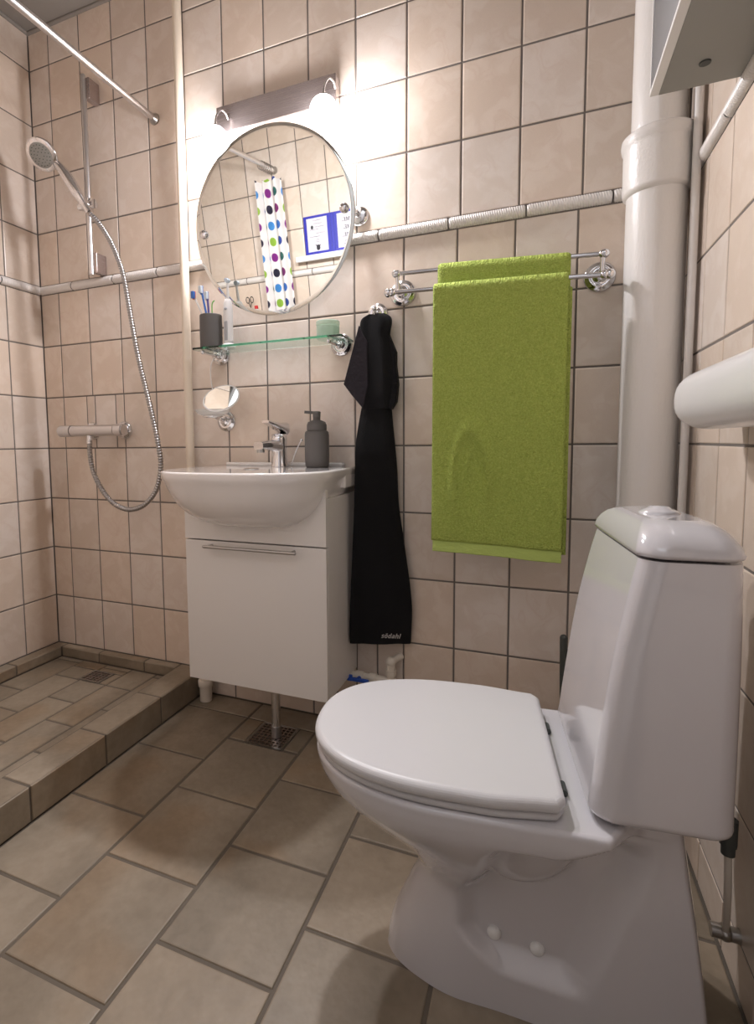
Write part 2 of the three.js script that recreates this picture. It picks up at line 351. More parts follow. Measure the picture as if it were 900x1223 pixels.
function faceTile(x0, x1, y0, y1, at, axis, mat) {
  const w = x1 - x0 - 0.006, h = y1 - y0 - 0.004;
  const m = part('tile', tilePlate(w, h, 0.002, 0.0035, 1.5, Math.floor(rnd() * 24)), mat ?? M.floorTile[Math.floor(rnd() * 4)], tray);
  if (axis === 'x') { m.position.set(at, (y0 + y1) / 2, (x0 + x1) / 2); m.rotation.y = PI / 2; } else { m.position.set((x0 + x1) / 2, (y0 + y1) / 2, at); }
}
for (let i = 0; i + 1 < kz.length; i++) {
  flatTile(tray, KI, KX, kz[i], kz[i + 1], KY); faceTile(kz[i], kz[i + 1], 0, KY, KX, 'x');
  flatTile(tray, XL, LI, kz[i] + (i ? 0 : 0), kz[i + 1], KY); faceTile(kz[i] || BI, kz[i + 1], SY, KY, LI, 'x');
}
for (const [a, b] of [[LI, 0.3], [0.3, 0.52], [0.52, KI]]) { flatTile(tray, a, b, 0, BI, KY); faceTile(a, b, SY, KY, BI, 'z'); }

// drains
function drain(label, x0, x1, z0, z1, y, n, holeAt) {
  const t = thing('floor_drain', label, 'drain', [(x0 + x1) / 2, y, (z0 + z1) / 2]);
  const w = x1 - x0, d = z1 - z0, f = 0.007;
  part('frame', [box(w, 0.006, f, 0, -0.003, -d / 2 + f / 2), box(w, 0.006, f, 0, -0.003, d / 2 - f / 2), box(f, 0.006, d - 2 * f, -w / 2 + f / 2, -0.003, 0), box(f, 0.006, d - 2 * f, w / 2 - f / 2, -0.003, 0)], M.chromeDull, t);
  const s = new THREE.Shape(); const a = w / 2 - f, b = d / 2 - f; s.moveTo(-a, -b); s.lineTo(a, -b); s.lineTo(a, b); s.lineTo(-a, b); s.closePath();
  const px = 2 * a / n, pz = 2 * b / n;
  for (let i = 0; i < n; i++) for (let j = 0; j < n; j++) {
    const cx = -a + px * (i + 0.5), cz = -b + pz * (j + 0.5), q = px * 0.31;
    if (holeAt && Math.hypot(cx - holeAt[0], cz - holeAt[1]) < 0.017) continue;
    const h = new THREE.Path(); h.moveTo(cx - q, cz - q); h.lineTo(cx - q, cz + q); h.lineTo(cx + q, cz + q); h.lineTo(cx + q, cz - q); h.closePath(); s.holes.push(h);
  }
  const g = new THREE.ExtrudeGeometry(s, { depth: 0.002, bevelEnabled: false }); g.rotateX(-PI / 2); g.translate(0, -0.003, 0);
  part('grate', g, M.steel, t);
  part('gully', box(w, 0.002, d, 0, -0.0015 - 0.006, 0), M.hole, t);
}
drain('large square steel floor drain under the cabinet, with a pipe in it', DR[0], DR[1], DR[2], DR[3], 0.001, 8, [1.137 - 1.124, 0]);
drain('small square steel drain in the raised shower floor', SD[0], SD[1], SD[2], SD[3], SY + 0.001, 5);

// ---------------------------------------------------------------- toilet
{
  const t = thing('toilet', 'white ceramic toilet with closed lid and tall tapering cistern', 'toilet', [2.0, 0, 0.622]);
  t.rotation.y = 0.115;
  const nose = (s, a, p) => s >= a ? 1 : Math.pow(Math.max(0, 1 - Math.pow(1 - s / a, p)), 1 / p);
  // pedestal and bowl, lofted over heights; H(x, y) is the half width
  const front = curve1([[0, -0.378], [0.03, -0.374], [0.07, -0.362], [0.12, -0.34], [0.17, -0.322], [0.205, -0.342], [0.25, -0.392], [0.29, -0.446], [0.325, -0.482], [0.35, -0.497], [0.37, -0.502]]);
  const back = curve1([[0, 0.1], [0.09, 0.096], [0.36, 0.056], [0.37, 0.056]]);
  const wide = curve1([[0, 0.094], [0.03, 0.092], [0.1, 0.088], [0.16, 0.088], [0.2, 0.102], [0.25, 0.128], [0.29, 0.15], [0.325, 0.168], [0.35, 0.174], [0.37, 0.175]]);
  const noseL = curve1([[0, 0.24], [0.12, 0.2], [0.25, 0.22], [0.37, 0.24]]);
  const HALF = (x, y) => {
    const f = front(y), b = back(y), w = wide(y);
    let h = w * nose(x - f, noseL(y), 2.2);
    const low = lerp(0.086, 0.108, sm(x, -0.25, 0.05));
    const yl = 0.336 + 0.04 * sm(x, -0.13, -0.03);
    const rear = sm(x, -0.32 + y * 0.3, -0.19 + y * 0.2) * (1 - sm(y, yl - 0.035, yl));
    h = lerp(h, Math.min(Math.max(h, low), low), rear);
    const r0 = -0.262 + 0.05 * sm(y, 0.16, 0.3) - 0.0 + 0.05 * (1 - sm(y, 0.06, 0.12));
    const r1 = -0.085 + 0.33 * Math.max(0, y - 0.09);
    const rx = sm(x, r0, r0 + 0.04) * (1 - sm(x, r1 - 0.02, r1 + 0.03)) * sm(y, 0.06, 0.1) * (1 - sm(y, 0.3, 0.335));
    let inset = 0.026 * rx;
    const bx = (x + 0.148 - 0.3 * (y - 0.27)) / 0.062, by = (y - 0.285) / 0.075, bump = Math.max(0, 1 - bx * bx - by * by);
    inset -= 0.03 * Math.sqrt(bump) * rx;
    h -= inset;
    h = Math.min(h, lerp(0.19, 0.108, sm(x, -0.085, 0.0)));
    const e = b - x; if (e < 0.02) h *= Math.sqrt(Math.max(0, 1 - Math.pow(1 - e / 0.02, 2)));
    return Math.max(h, 0);
  };
  const rows = [], N = 170;
  const ys = []; for (let i = 0; i <= 130; i++) ys.push(0.37 * i / 130);
  const ring = (y, inset, yy) => {
    const f = front(y) + inset, b = back(y) - inset, r = [];
    for (let i = 0; i <= N; i++) { const x = f + (b - f) * (1 - Math.cos(PI * i / N)) / 2; r.push([x, yy ?? y, Math.max(0, HALF(lerp(front(y), back(y), (x - f) / (b - f)), y) - inset)]); }
    for (let i = N - 1; i > 0; i--) { const x = f + (b - f) * (1 - Math.cos(PI * i / N)) / 2; r.push([x, yy ?? y, -Math.max(0, HALF(lerp(front(y), back(y), (x - f) / (b - f)), y) - inset)]); }
    return r;
  };
  for (const y of ys) rows.push(ring(y, 0));
  for (let i = 1; i <= 4; i++) { const a = i / 4 * PI / 2; rows.push(ring(0.37, 0.007 * (1 - Math.cos(a)), 0.37 + 0.007 * Math.sin(a))); }
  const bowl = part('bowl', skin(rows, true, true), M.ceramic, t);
  for (const [x, y] of [[-0.198, 0.108], [-0.134, 0.103]]) { const g = new THREE.SphereGeometry(0.011, 20, 12); g.scale(1, 1, 0.8); g.translate(x, y, HALF(x, y) + 0.001); part('bolt_cap', g, M.whitePlastic, bowl); }
  // seat and lid
  const outline = (grow) => { const o = [], tip = -0.503 - grow, end = -0.112 + grow * 0.3, w = 0.176 + grow; const n = 60;
    for (let i = 0; i <= n; i++) { const x = tip + (end - tip) * (1 - Math.cos(PI * 0.5 * i / n * 1)) ; const s = x - tip; let h = w * nose(s, 0.24, 2.35); h -= 0.012 * sm(s, 0.28, 0.38); const e = end - x; if (e < 0.018) h -= 0.018 * (1 - Math.sqrt(Math.max(0, 1 - Math.pow(1 - e / 0.018, 2)))); o.push([x, h]); }
    // finer sampling close to the hinge corner
    const all = o.concat(o.slice(1).reverse().map(([x, z]) => [x, -z])); return all; };
  const seat = pillow(outline(-0.006), 0.378, 0.3895, 0.005, 3);
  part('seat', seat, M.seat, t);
  const lidG = pillow(outline(0), 0.390, 0.411, 0.0105, 6, 0.012);
  const lp = lidG.attributes.position; for (let i = 0; i < lp.count; i++) { if (lp.getY(i) > 0.4) { const d = Math.hypot((lp.getX(i) + 0.28) / 0.21, lp.getZ(i) / 0.18); lp.setY(i, lp.getY(i) + 0.004 * Math.max(0, 1 - d * d)); } }
  lidG.computeVertexNormals();
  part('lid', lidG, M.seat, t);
  for (const z of [-0.085, 0.085]) part('hinge', bar([-0.106, 0.3825, z - 0.012], [-0.106, 0.3825, z + 0.012], 0.0052, 16), M.darkGrey, t);
  // cistern: rounded rectangular sections, leaning front
  const sect = (x0, x1, w, r, y, bow) => { const o = [], c = 8, cy = [[x1 - r, w - r, 0], [x0 + r, w - r, 1], [x0 + r, -w + r, 2], [x1 - r, -w + r, 3]];
    for (const [cx, cz, q] of cy) for (let i = 0; i <= c; i++) { const a = (q + i / c) * PI / 2; const px = cx + r * Math.cos(a), pz = cz + r * Math.sin(a); o.push([px - bow * Math.max(0, 1 - (pz / w) ** 2) * (px < (x0 + x1) / 2 ? 1 : 0), y, pz]); } return o; };
  const tx0 = curve1([[0.382, -0.08], [0.45, -0.073], [0.6, -0.054], [0.7, -0.035], [0.742, -0.025]]), tw = curve1([[0.382, 0.155], [0.5, 0.155], [0.65, 0.151], [0.742, 0.144]]);
  const X1 = 0.088, trow = [];
  for (let i = 0; i <= 4; i++) { const a = i / 4 * PI / 2, k = 0.014 * (1 - Math.sin(a)); trow.push(sect(tx0(0.382) + k, X1 - k, 0.155 - k, 0.026, 0.382 + 0.014 * (1 - Math.cos(a)), 0.008)); }
  for (let i = 1; i <= 24; i++) { const y = 0.396 + (0.7405 - 0.396) * i / 24; trow.push(sect(tx0(y), X1, tw(y), 0.027, y, 0.009)); }
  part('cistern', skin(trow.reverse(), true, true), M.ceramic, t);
  const crow = [], L0 = tx0(0.742) - 0.003;
  for (const [k, y] of [[0.004, 0.7435], [0, 0.746], [-0.001, 0.75], [0.003, 0.759], [0.012, 0.769], [0.024, 0.7775], [0.038, 0.783], [0.052, 0.786]]) crow.push(sect(L0 + k * 0.5, X1 + 0.002 - k * 0.5, 0.147 - k * 1.25, 0.03 - k * 0.1, y, 0.009));
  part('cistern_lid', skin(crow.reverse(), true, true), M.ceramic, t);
  const bt = lathe([[0, 0.012], [0.012, 0.0115], [0.016, 0.008], [0.022, 0.006], [0.027, 0.003], [0.029, -0.004]], 32); bt.translate(0.03, 0.7845, 0);
  part('flush_button', bt, M.ceramic, t, 'oval flush button');
}
// water supply beside the cistern
{
  const t = thing('water_supply_hose', 'short water hose with dark nut behind the toilet cistern', 'hose', [2.135, 0, 0.62]);
  part('nut', [bar([0, 0.29, 0], [0, 0.33, 0], 0.0115, 8), bar([0, 0.275, 0], [0, 0.292, 0], 0.009, 16)], M.darkGrey, t);
  part('hose', tube([[0, 0.28, 0], [0.004, 0.22, -0.005], [0.012, 0.15, -0.03], [0.02, 0.1, -0.06]], 0.005, 24, 10), M.offPlastic, t);
  part('wall_valve', [bar([0.039, 0.1, -0.06], [0.0, 0.1, -0.06], 0.011, 14), ball(0.013, 0.02, 0.1, -0.06, 14)], M.chromeDull, t);
}
{
  const t = thing('toilet_brush', 'dark grey toilet brush standing behind the toilet at the wall', 'brush', [1.935, 0, 0.075]);
  t.rotation.z = 0.0;
  part('holder', lathe([[0, 0.002], [0.04, 0.002], [0.042, 0.01], [0.038, 0.13], [0.035, 0.132], [0.036, 0.012], [0, 0.01]], 28), M.darkGrey, t);
  part('handle', [bar([0, 0.06, 0], [-0.004, 0.38, -0.015], 0.0085, 14, 0.0095), ball(0.0095, -0.004, 0.38, -0.015, 14)], M.darkGrey, t);
  part('bristles', bar([0, 0.015, 0], [0, 0.08, 0], 0.028, 16), M.whitePlastic, t);
}

// ---------------------------------------------------------------- basin and cabinet
{
  const t = thing('vanity_cabinet', 'white wall-hung washbasin cabinet with one door and bar handle', 'cabinet', [1.116, 0.185, 0]);
  const x0 = -0.227, x1 = 0.227, D = 0.235, top = 0.56;
  part('carcass', [slab(x0, x0 + 0.016, 0, top, 0.002, D), slab(x1 - 0.016, x1, 0, top, 0.002, D), slab(x0 + 0.016, x1 - 0.016, 0, 0.016, 0.002, D), slab(x0 + 0.016, x1 - 0.016, 0.016, top, 0.002, 0.012)], M.cabinet, t);
  {
    const sh = new THREE.Shape(); sh.moveTo(x0, 0.431); sh.lineTo(x1, 0.431); sh.lineTo(x1, 0.604);
    const cut = [[0.227, 0.604], [0.224, 0.585], [0.216, 0.56], [0.2, 0.535], [0.172, 0.51], [0.13, 0.492], [0.07, 0.481], [0, 0.477]];
    sh.lineTo(0.224, 0.604);
    const all = cut.slice(1).concat(cut.slice(1, -1).reverse().map(([x, y]) => [-x, y]));
    all.forEach(([x, y]) => sh.lineTo(x - 0.013 * (1 - Math.abs(x) / 0.227), y)); sh.lineTo(x0 + 0.002, 0.604); sh.lineTo(x0, 0.604); sh.closePath();
    const g = new THREE.ExtrudeGeometry(sh, { depth: 0.016, bevelEnabled: false }); g.translate(0, 0, D + 0.0005);
    part('top_panel', g, M.cabinet, t);
  }
  const door = part('door', box(x1 - x0, 0.427, 0.016, 0, 0.2135, D + 0.0085, 0.0015), M.cabinet, t);
  const hx0 = -0.145, hx1 = 0.145, hy = 0.414, hz = D + 0.0415;
  part('handle', [bar([hx0, hy, hz], [hx1, hy, hz], 0.0048, 14), ball(0.0048, hx0, hy, hz, 12), ball(0.0048, hx1, hy, hz, 12), bar([hx0 + 0.012, hy, D + 0.016], [hx0 + 0.012, hy, hz], 0.004, 10), bar([hx1 - 0.012, hy, D + 0.016], [hx1 - 0.012, hy, hz], 0.004, 10)], M.chromeDull, door, 'slim metal bar handle');
}
{
  const t = thing('washbasin', 'white ceramic washbasin with rounded bowl on the vanity cabinet', 'basin', [1.103, 0, 0.002]);
  const hw = 0.257, Zf = 0.418, RY = 0.822;
  // rim outline: straight sides, then a broad curved front
  const out = (k) => { const o = [], zs = 0.2; o.push([hw - k, k * 0]); o.push([hw - k, zs * 0.5]); o.push([hw - k, zs]);
    for (let i = 1; i < 40; i++) { const a = PI * i / 40; const c = Math.cos(a), s = Math.sin(a); o.push([(hw - k) * Math.sign(c) * Math.abs(c) ** 0.72, zs + (Zf - zs - k) * s ** 0.78]); }
    o.push([-hw + k, zs]); o.push([-hw + k, zs * 0.5]); o.push([-hw + k, k * 0]); return o; };
  const at = (k, y, kz = 1) => out(k).map(([x, z]) => [x, y, z * kz]);
  const rows = [], blend = (f, y) => { // f: 0 at rim .. 1 at bottom
    const o = out(0); return o.map(([x, z]) => { const zc = 0.13, sx = 1 - f, sz = 1 - f; return [x * sx, y, z <= 0.0001 ? 0 : Math.max(0, zc + (z - zc) * sz)]; }); };
  rows.push(at(0.006, RY)); rows.push(at(0.002, RY - 0.0015)); rows.push(at(0, RY - 0.006)); rows.push(at(0.001, RY - 0.02));
  // back part keeps a 50 mm apron, the bowl bulges below
  const bowlRows = [[0.03, 0.03], [0.05, 0.055], [0.075, 0.095], [0.1, 0.15], [0.125, 0.235], [0.145, 0.34], [0.157, 0.45], [0.164, 0.58], [0.167, 0.75], [0.168, 0.95]];
  for (const [d, f] of bowlRows) rows.push(blend(f, RY - d));
  const outer = skin(rows, true, true);
  // inner hollow
  const inner = [], ctr = [0, 0.235];
  for (let i = 0; i <= 10; i++) { const f = i / 10, k = 1 - 0.16 - 0.0; const sc = Math.sqrt(1 - f * f); inner.push(Array.from({ length: 48 }, (_, j) => { const a = -2 * PI * j / 48; const c = Math.cos(a), s = Math.sin(a); return [0.205 * Math.sign(c) * Math.abs(c) ** 0.8 * (0.15 + 0.85 * sc), RY + 0.0006 - 0.11 * f, ctr[1] + 0.145 * Math.sign(s) * Math.abs(s) ** 0.8 * (0.15 + 0.85 * sc)]; })); }
  part('bowl', [outer], M.basin, t);
  // deck side wings where the basin meets the wall
  part('apron', [box(2 * hw - 0.002, 0.053, 0.14, 0, RY - 0.0305, 0.07, 0.006), box(2 * hw - 0.1, 0.012, 0.03, 0, RY + 0.0055, 0.016, 0.005)], M.basin, t);
  part('waste_plug', (() => { const g = lathe([[0, 0.004], [0.02, 0.003], [0.024, 0]], 24); g.translate(0, RY, 0.22); return g; })(), M.chrome, t);
}
{
  const t = thing('basin_mixer', 'chrome single lever mixer tap standing on the washbasin', 'tap', [1.122, 0.8222, 0.08]);
  t.rotation.y = -0.12;
  const body = [[0.027, 0], [0.0275, 0.004], [0.025, 0.012], [0.0235, 0.05], [0.0245, 0.085], [0.0235, 0.1], [0, 0.103]];
  const g = lathe(body, 36); g.translate(0, 0, 0);
  part('body', g, M.chrome, t);
  part('spout', (() => { const r = []; for (let i = 0; i <= 10; i++) { const f = i / 10, z = 0.005 + 0.105 * f, y = 0.062 + 0.016 * f - 0.012 * f * f, w = lerp(0.022, 0.017, f), h = lerp(0.019, 0.011, f); r.push(Array.from({ length: 20 }, (_, j) => { const a = 2 * PI * j / 20, c = Math.cos(a), s = Math.sin(a); return [w * Math.sign(c) * Math.abs(c) ** 0.6, y + h * Math.sign(s) * Math.abs(s) ** 0.6, z]; })); } return skin(r.reverse(), true, true); })(), M.chrome, t);
  part('aerator', bar([0, 0.046, 0.098], [0, 0.062, 0.098], 0.0115, 20), M.chromeDull, t);
  part('lever', (() => { const r = []; for (let i = 0; i <= 10; i++) { const f = i / 10, z = -0.023 + 0.095 * f, y = 0.117 + 0.02 * f, w = lerp(0.0235, 0.013, f), h = lerp(0.02, 0.004, Math.sqrt(f)); r.push(Array.from({ length: 20 }, (_, j) => { const a = 2 * PI * j / 20, c = Math.cos(a), s = Math.sin(a); return [w * Math.sign(c) * Math.abs(c) ** 0.6, y + h * Math.sign(s) * Math.abs(s) ** 0.6, z]; })); } return skin(r.reverse(), true, true); })(), M.chrome, t);
  part('pop_up_rod', [tube([[0.026, 0.004, -0.026], [0.04, 0.045, -0.03], [0.058, 0.078, -0.032]], 0.0022, 12, 8), ball(0.005, 0.061, 0.081, -0.032, 12)], M.chrome, t);
}
{
  const t = thing('soap_dispenser', 'matte grey soap dispenser with pump on the washbasin edge', 'soap dispenser', [1.25, 0.8222, 0.085]);
  part('bottle', lathe([[0, 0], [0.032, 0], [0.035, 0.004], [0.0365, 0.03], [0.0365, 0.095], [0.035, 0.104], [0.031, 0.108], [0, 0.108]], 40), M.greyRubber, t);
  part('collar', lathe([[0.0285, 0.108], [0.0295, 0.111], [0.0295, 0.125], [0.026, 0.134], [0.014, 0.139], [0.011, 0.14], [0.011, 0.15], [0, 0.15]], 36), M.greyRubber, t);
  part('pump', [bar([0, 0.148, 0], [0, 0.158, 0], 0.0115, 20), box(0.02, 0.009, 0.02, 0, 0.161, 0, 0.003), bar([0, 0.161, 0], [-0.034, 0.164, 0.012], 0.0042, 12)], M.greyRubber, t);
}
// pipes under the cabinet
{
  const t = thing('waste_pipe', 'chrome waste pipe from the cabinet down into the floor drain', 'pipe', [1.137, 0, 0.163]);
  part('tube', bar([0, 0.001, 0], [0, 0.185, 0], 0.0135, 24), M.chrome, t);
  part('sleeve', bar([0, 0.001, 0], [0, 0.035, 0], 0.0155, 24), M.chromeDull, t);
}
{
  const t = thing('drain_stub', 'cream plastic pipe stub with collar under the cabinet, beside the kerb', 'pipe', [0.803, 0, 0.05]);
  part('tube', bar([0, 0.06, 0], [0, 0.3, 0], 0.019, 24), M.offPlastic, t);
  part('collar', lathe([[0, 0], [0.02, 0], [0.021, 0.003], [0.021, 0.05], [0.025, 0.054], [0.026, 0.062], [0.026, 0.074], [0.021, 0.077], [0.019, 0.078]], 32), M.offPlastic, t);
}
{
  const t = thing('shutoff_valve', 'white plastic shut-off valve with blue lever under the black towel', 'valve', [1.4, 0.178, 0.045]);
  part('body', [bar([-0.06, 0, 0], [0.065, 0, 0], 0.012, 16), bar([-0.045, 0, 0], [-0.02, 0, 0], 0.0165, 8), bar([0.0, 0, 0], [0.02, 0, 0], 0.0165, 8), ball(0.017, 0.065, 0, 0, 16), bar([0.065, 0, 0], [0.065, 0.055, 0], 0.0125, 16), bar([0.065, 0.02, 0], [0.065, 0.036, 0], 0.0165, 8), ball(0.015, 0.065, 0.06, 0, 14), bar([0.065, 0.06, 0], [0.085, 0.064, -0.043], 0.011, 14), bar([0.065, 0, 0], [0.065, -0.02, -0.043], 0.011, 14)], M.offPlastic, t);
  part('lever', [bar([-0.03, 0, 0.012], [-0.03, 0, 0.026], 0.007, 12), box(0.06, 0.012, 0.007, -0.03, 0, 0.028, 0.003), box(0.018, 0.02, 0.007, -0.056, 0.004, 0.029, 0.003), box(0.018, 0.02, 0.007, -0.004, -0.004, 0.029, 0.003)], M.blueLever, t, 'blue butterfly lever');
}

// ---------------------------------------------------------------- vertical pipes
{
  const t = thing('riser_pipe', 'slim cream painted vertical pipe between shower and mirror', 'pipe', [0.752, 0, 0.0285]);
  t.rotation.z = 0;
  part('tube', bar([0, 0.0905, 0], [0, H, 0], 0.0145, 24), M.creamPipe, t);
}
{
  const t = thing('soil_pipe', 'thick white painted soil pipe with socket collar in the corner', 'pipe', [2.098, 0, 0.082]);
  part('lower_pipe', bar([0, 0, 0], [0, 1.5, 0], 0.061, 48), M.paintPipe, t);
  part('upper_pipe', bar([0, 1.52, 0], [0, H, 0], 0.055, 48), M.paintPipe, t);
  part('collar', lathe([[0.06, 1.447], [0.068, 1.453], [0.0695, 1.461], [0.0695, 1.55], [0.073, 1.557], [0.0745, 1.567], [0.0735, 1.577], [0.069, 1.581], [0.054, 1.575]], 48), M.paintPipe, t);
}
{
  const t = thing('corner_pipe', 'thin white vertical pipe behind the thick soil pipe', 'pipe', [2.16, 0, 0.14]);
  part('tube', bar([0, 0, 0], [0, H, 0], 0.0085, 20), M.paintPipe, t);
}

// ---------------------------------------------------------------- shower
{
  const t = thing('curtain_rod', 'chrome shower curtain rod running out from the tiled back wall', 'rod', [0.629, 2.001, 0]);
  part('rod', bar([0, 0, 0.004], [0, 0, ZO - 0.004], 0.0105, 24), M.aluminium, t);
  for (const s of [0, 1]) part('flange', latheZ([[0.011, 0.02], [0.013, 0.012], [0.018, 0.006], [0.019, 0.001], [0.011, 0.0005]].map(([r, z]) => [r, s ? -z : z]), 0, 0, s ? ZO : 0, 24), M.chromeDull, t);
}
{
  const t = thing('shower_rail', 'chrome vertical shower rail with two flat block brackets', 'shower rail', [0.366, 0, 0.05]);
  part('rail', [bar([0, 1.505, 0], [0, 2.178, 0], 0.0095, 20), ball(0.0095, 0, 2.178, 0, 16)], M.aluminium, t);
  for (const y of [2.138, 1.546]) part('bracket', box(0.024, 0.07, 0.049, 0.012, y, -0.025, 0.003), M.lampPlate, t);
  part('slider', [bar([-0.03, 1.745, 0.002], [0.03, 1.745, 0.002], 0.0155, 20), bar([0, 1.725, 0], [0, 1.765, 0], 0.016, 20), bar([-0.042, 1.745, 0.002], [-0.03, 1.745, 0.002], 0.012, 16)], M.chrome, t);
  part('cradle', bar([0.012, 1.735, 0.018], [0.002, 1.752, 0.046], 0.014, 18), M.chrome, t);
}
{
  const t = thing('hand_shower', 'chrome hand shower with round grey head hooked on the rail', 'hand shower', [0, 0, 0]);
  const A = [0.395, 1.722, 0.098];
  const pts = [[0.41, 1.698, 0.092], A, [0.372, 1.765, 0.108], [0.345, 1.812, 0.116], [0.315, 1.852, 0.12], [0.285, 1.884, 0.122]];
  const c = new THREE.CatmullRomCurve3(pts.map((p) => V(...p))), rows = [], fr = c.computeFrenetFrames(40, false);
  for (let i = 0; i <= 40; i++) { const f = i / 40, p = c.getPointAt(f), r = 0.012 + 0.006 * sm(f, 0.1, 0.4) - 0.004 * sm(f, 0.55, 0.95); rows.push(Array.from({ length: 16 }, (_, j) => { const a = -2 * PI * j / 16; const q = p.clone().addScaledVector(fr.normals[i], r * Math.cos(a)).addScaledVector(fr.binormals[i], r * Math.sin(a)); return [q.x, q.y, q.z]; })); }
  part('handle', skin(rows, true, true), M.chrome, t);
  const dir = V(0.16, -0.66, 0.72).normalize(), q = new THREE.Quaternion().setFromUnitVectors(V(0, 1, 0), dir);
  const place = (g) => { g.applyQuaternion(q); g.translate(0.268, 1.893, 0.148); return g; };
  part('head', place(lathe([[0, -0.03], [0.024, -0.028], [0.043, -0.016], [0.052, -0.002], [0.054, 0.006], [0.052, 0.011], [0.04, 0.013]], 36)), M.chrome, t);
  const face = part('spray_face', place(lathe([[0.04, 0.0128], [0.028, 0.0145], [0, 0.015]], 36, true)), M.greyPanel, t, 'grey spray plate');
  const nz = []; for (const [r, n] of [[0.012, 6], [0.022, 12], [0.032, 18]]) for (let i = 0; i < n; i++) { const a = i / n * 2 * PI; nz.push(place((() => { const g = new THREE.CylinderGeometry(0.0012, 0.0016, 0.003, 6); g.translate(r * Math.cos(a), 0.0155, r * Math.sin(a)); return g; })())); }
  part('nozzle', nz, M.darkGrey, face).userData.kind = 'stuff';
}
{
  const t = thing('shower_hose', 'ribbed metal shower hose hanging in a loop to the mixer', 'hose', [0, 0, 0]);
  const pts = [[0.412, 1.694, 0.091], [0.45, 1.652, 0.088], [0.5, 1.575, 0.085], [0.535, 1.48, 0.08], [0.556, 1.36, 0.078], [0.585, 1.2, 0.078], [0.628, 1.03, 0.078], [0.655, 0.91, 0.078], [0.665, 0.82, 0.078], [0.64, 0.735, 0.078], [0.59, 0.685, 0.08], [0.525, 0.665, 0.08], [0.46, 0.68, 0.08], [0.4, 0.725, 0.075], [0.352, 0.8, 0.072], [0.336, 0.87, 0.068], [0.332, 0.912, 0.063]];
  const c = new THREE.CatmullRomCurve3(pts.map((p) => V(...p))), n = 900, fr = c.computeFrenetFrames(n, false), rows = [], len = c.getLength();
  for (let i = 0; i <= n; i++) { const f = i / n, p = c.getPointAt(f), r = 0.0068 + 0.0026 * Math.abs(Math.sin(PI * f * len / 0.0095)); rows.push(Array.from({ length: 9 }, (_, j) => { const a = -2 * PI * j / 9; const q = p.clone().addScaledVector(fr.normals[i], r * Math.cos(a)).addScaledVector(fr.binormals[i], r * Math.sin(a)); return [q.x, q.y, q.z]; })); }
  part('ribbed_tube', skin(rows, true, false), M.hose, t);
  part('end_nut', bar([0.332, 0.9, 0.064], [0.331, 0.928, 0.0615], 0.0095, 12), M.chrome, t);
}
{
  const t = thing('shower_mixer', 'chrome thermostatic shower mixer bar on the tiled shower wall', 'shower mixer', [0.365, 0.948, 0.06]);
  part('body', [bar([-0.115, 0, 0], [0.09, 0, 0], 0.0205, 28)], M.aluminium, t);
  for (const [a, b, s] of [[-0.175, -0.118, -1], [0.093, 0.125, 1]]) part('knob', [bar([a, 0, 0], [b, 0, 0], 0.0215, 28), bar([s < 0 ? a - 0.004 : b, 0, 0], [s < 0 ? a : b + 0.004, 0, 0], 0.018, 28)], M.aluminium, t);
  for (const x of [-0.075, 0.078]) part('escutcheon', [latheZ([[0.034, 0.001], [0.034, 0.004], [0.03, 0.012], [0.022, 0.018], [0.014, 0.02], [0, 0.02]].reverse(), x, 0, -0.06, 32), bar([x, 0, -0.045], [x, 0, -0.01], 0.014, 20)], M.chrome, t);
  part('outlet', bar([-0.034, -0.034, 0], [-0.034, -0.015, 0], 0.011, 18), M.chrome, t);
}

{
  const t = thing('unseen_ceiling_lamp', 'unseen flat white ceiling lamp panel in the entrance, placed to light the toilet side', 'lamp', [UNSEEN_PANEL.x, H, UNSEEN_PANEL.z]);
  part('frame', [box(UNSEEN_PANEL.w + 0.04, 0.035, 0.02, 0, -0.0185, UNSEEN_PANEL.d / 2 + 0.01), box(UNSEEN_PANEL.w + 0.04, 0.035, 0.02, 0, -0.0185, -UNSEEN_PANEL.d / 2 - 0.01), box(0.02, 0.035, UNSEEN_PANEL.d, UNSEEN_PANEL.w / 2 + 0.01, -0.0185, 0), box(0.02, 0.035, UNSEEN_PANEL.d, -UNSEEN_PANEL.w / 2 - 0.01, -0.0185, 0)], M.whitePlastic, t);
  part('diffuser', box(UNSEEN_PANEL.w, 0.02, UNSEEN_PANEL.d, 0, -0.012, 0), S({ color: 0xffffff, emissive: 0xf0f6ff, emissiveIntensity: 0.8 }), t);
}

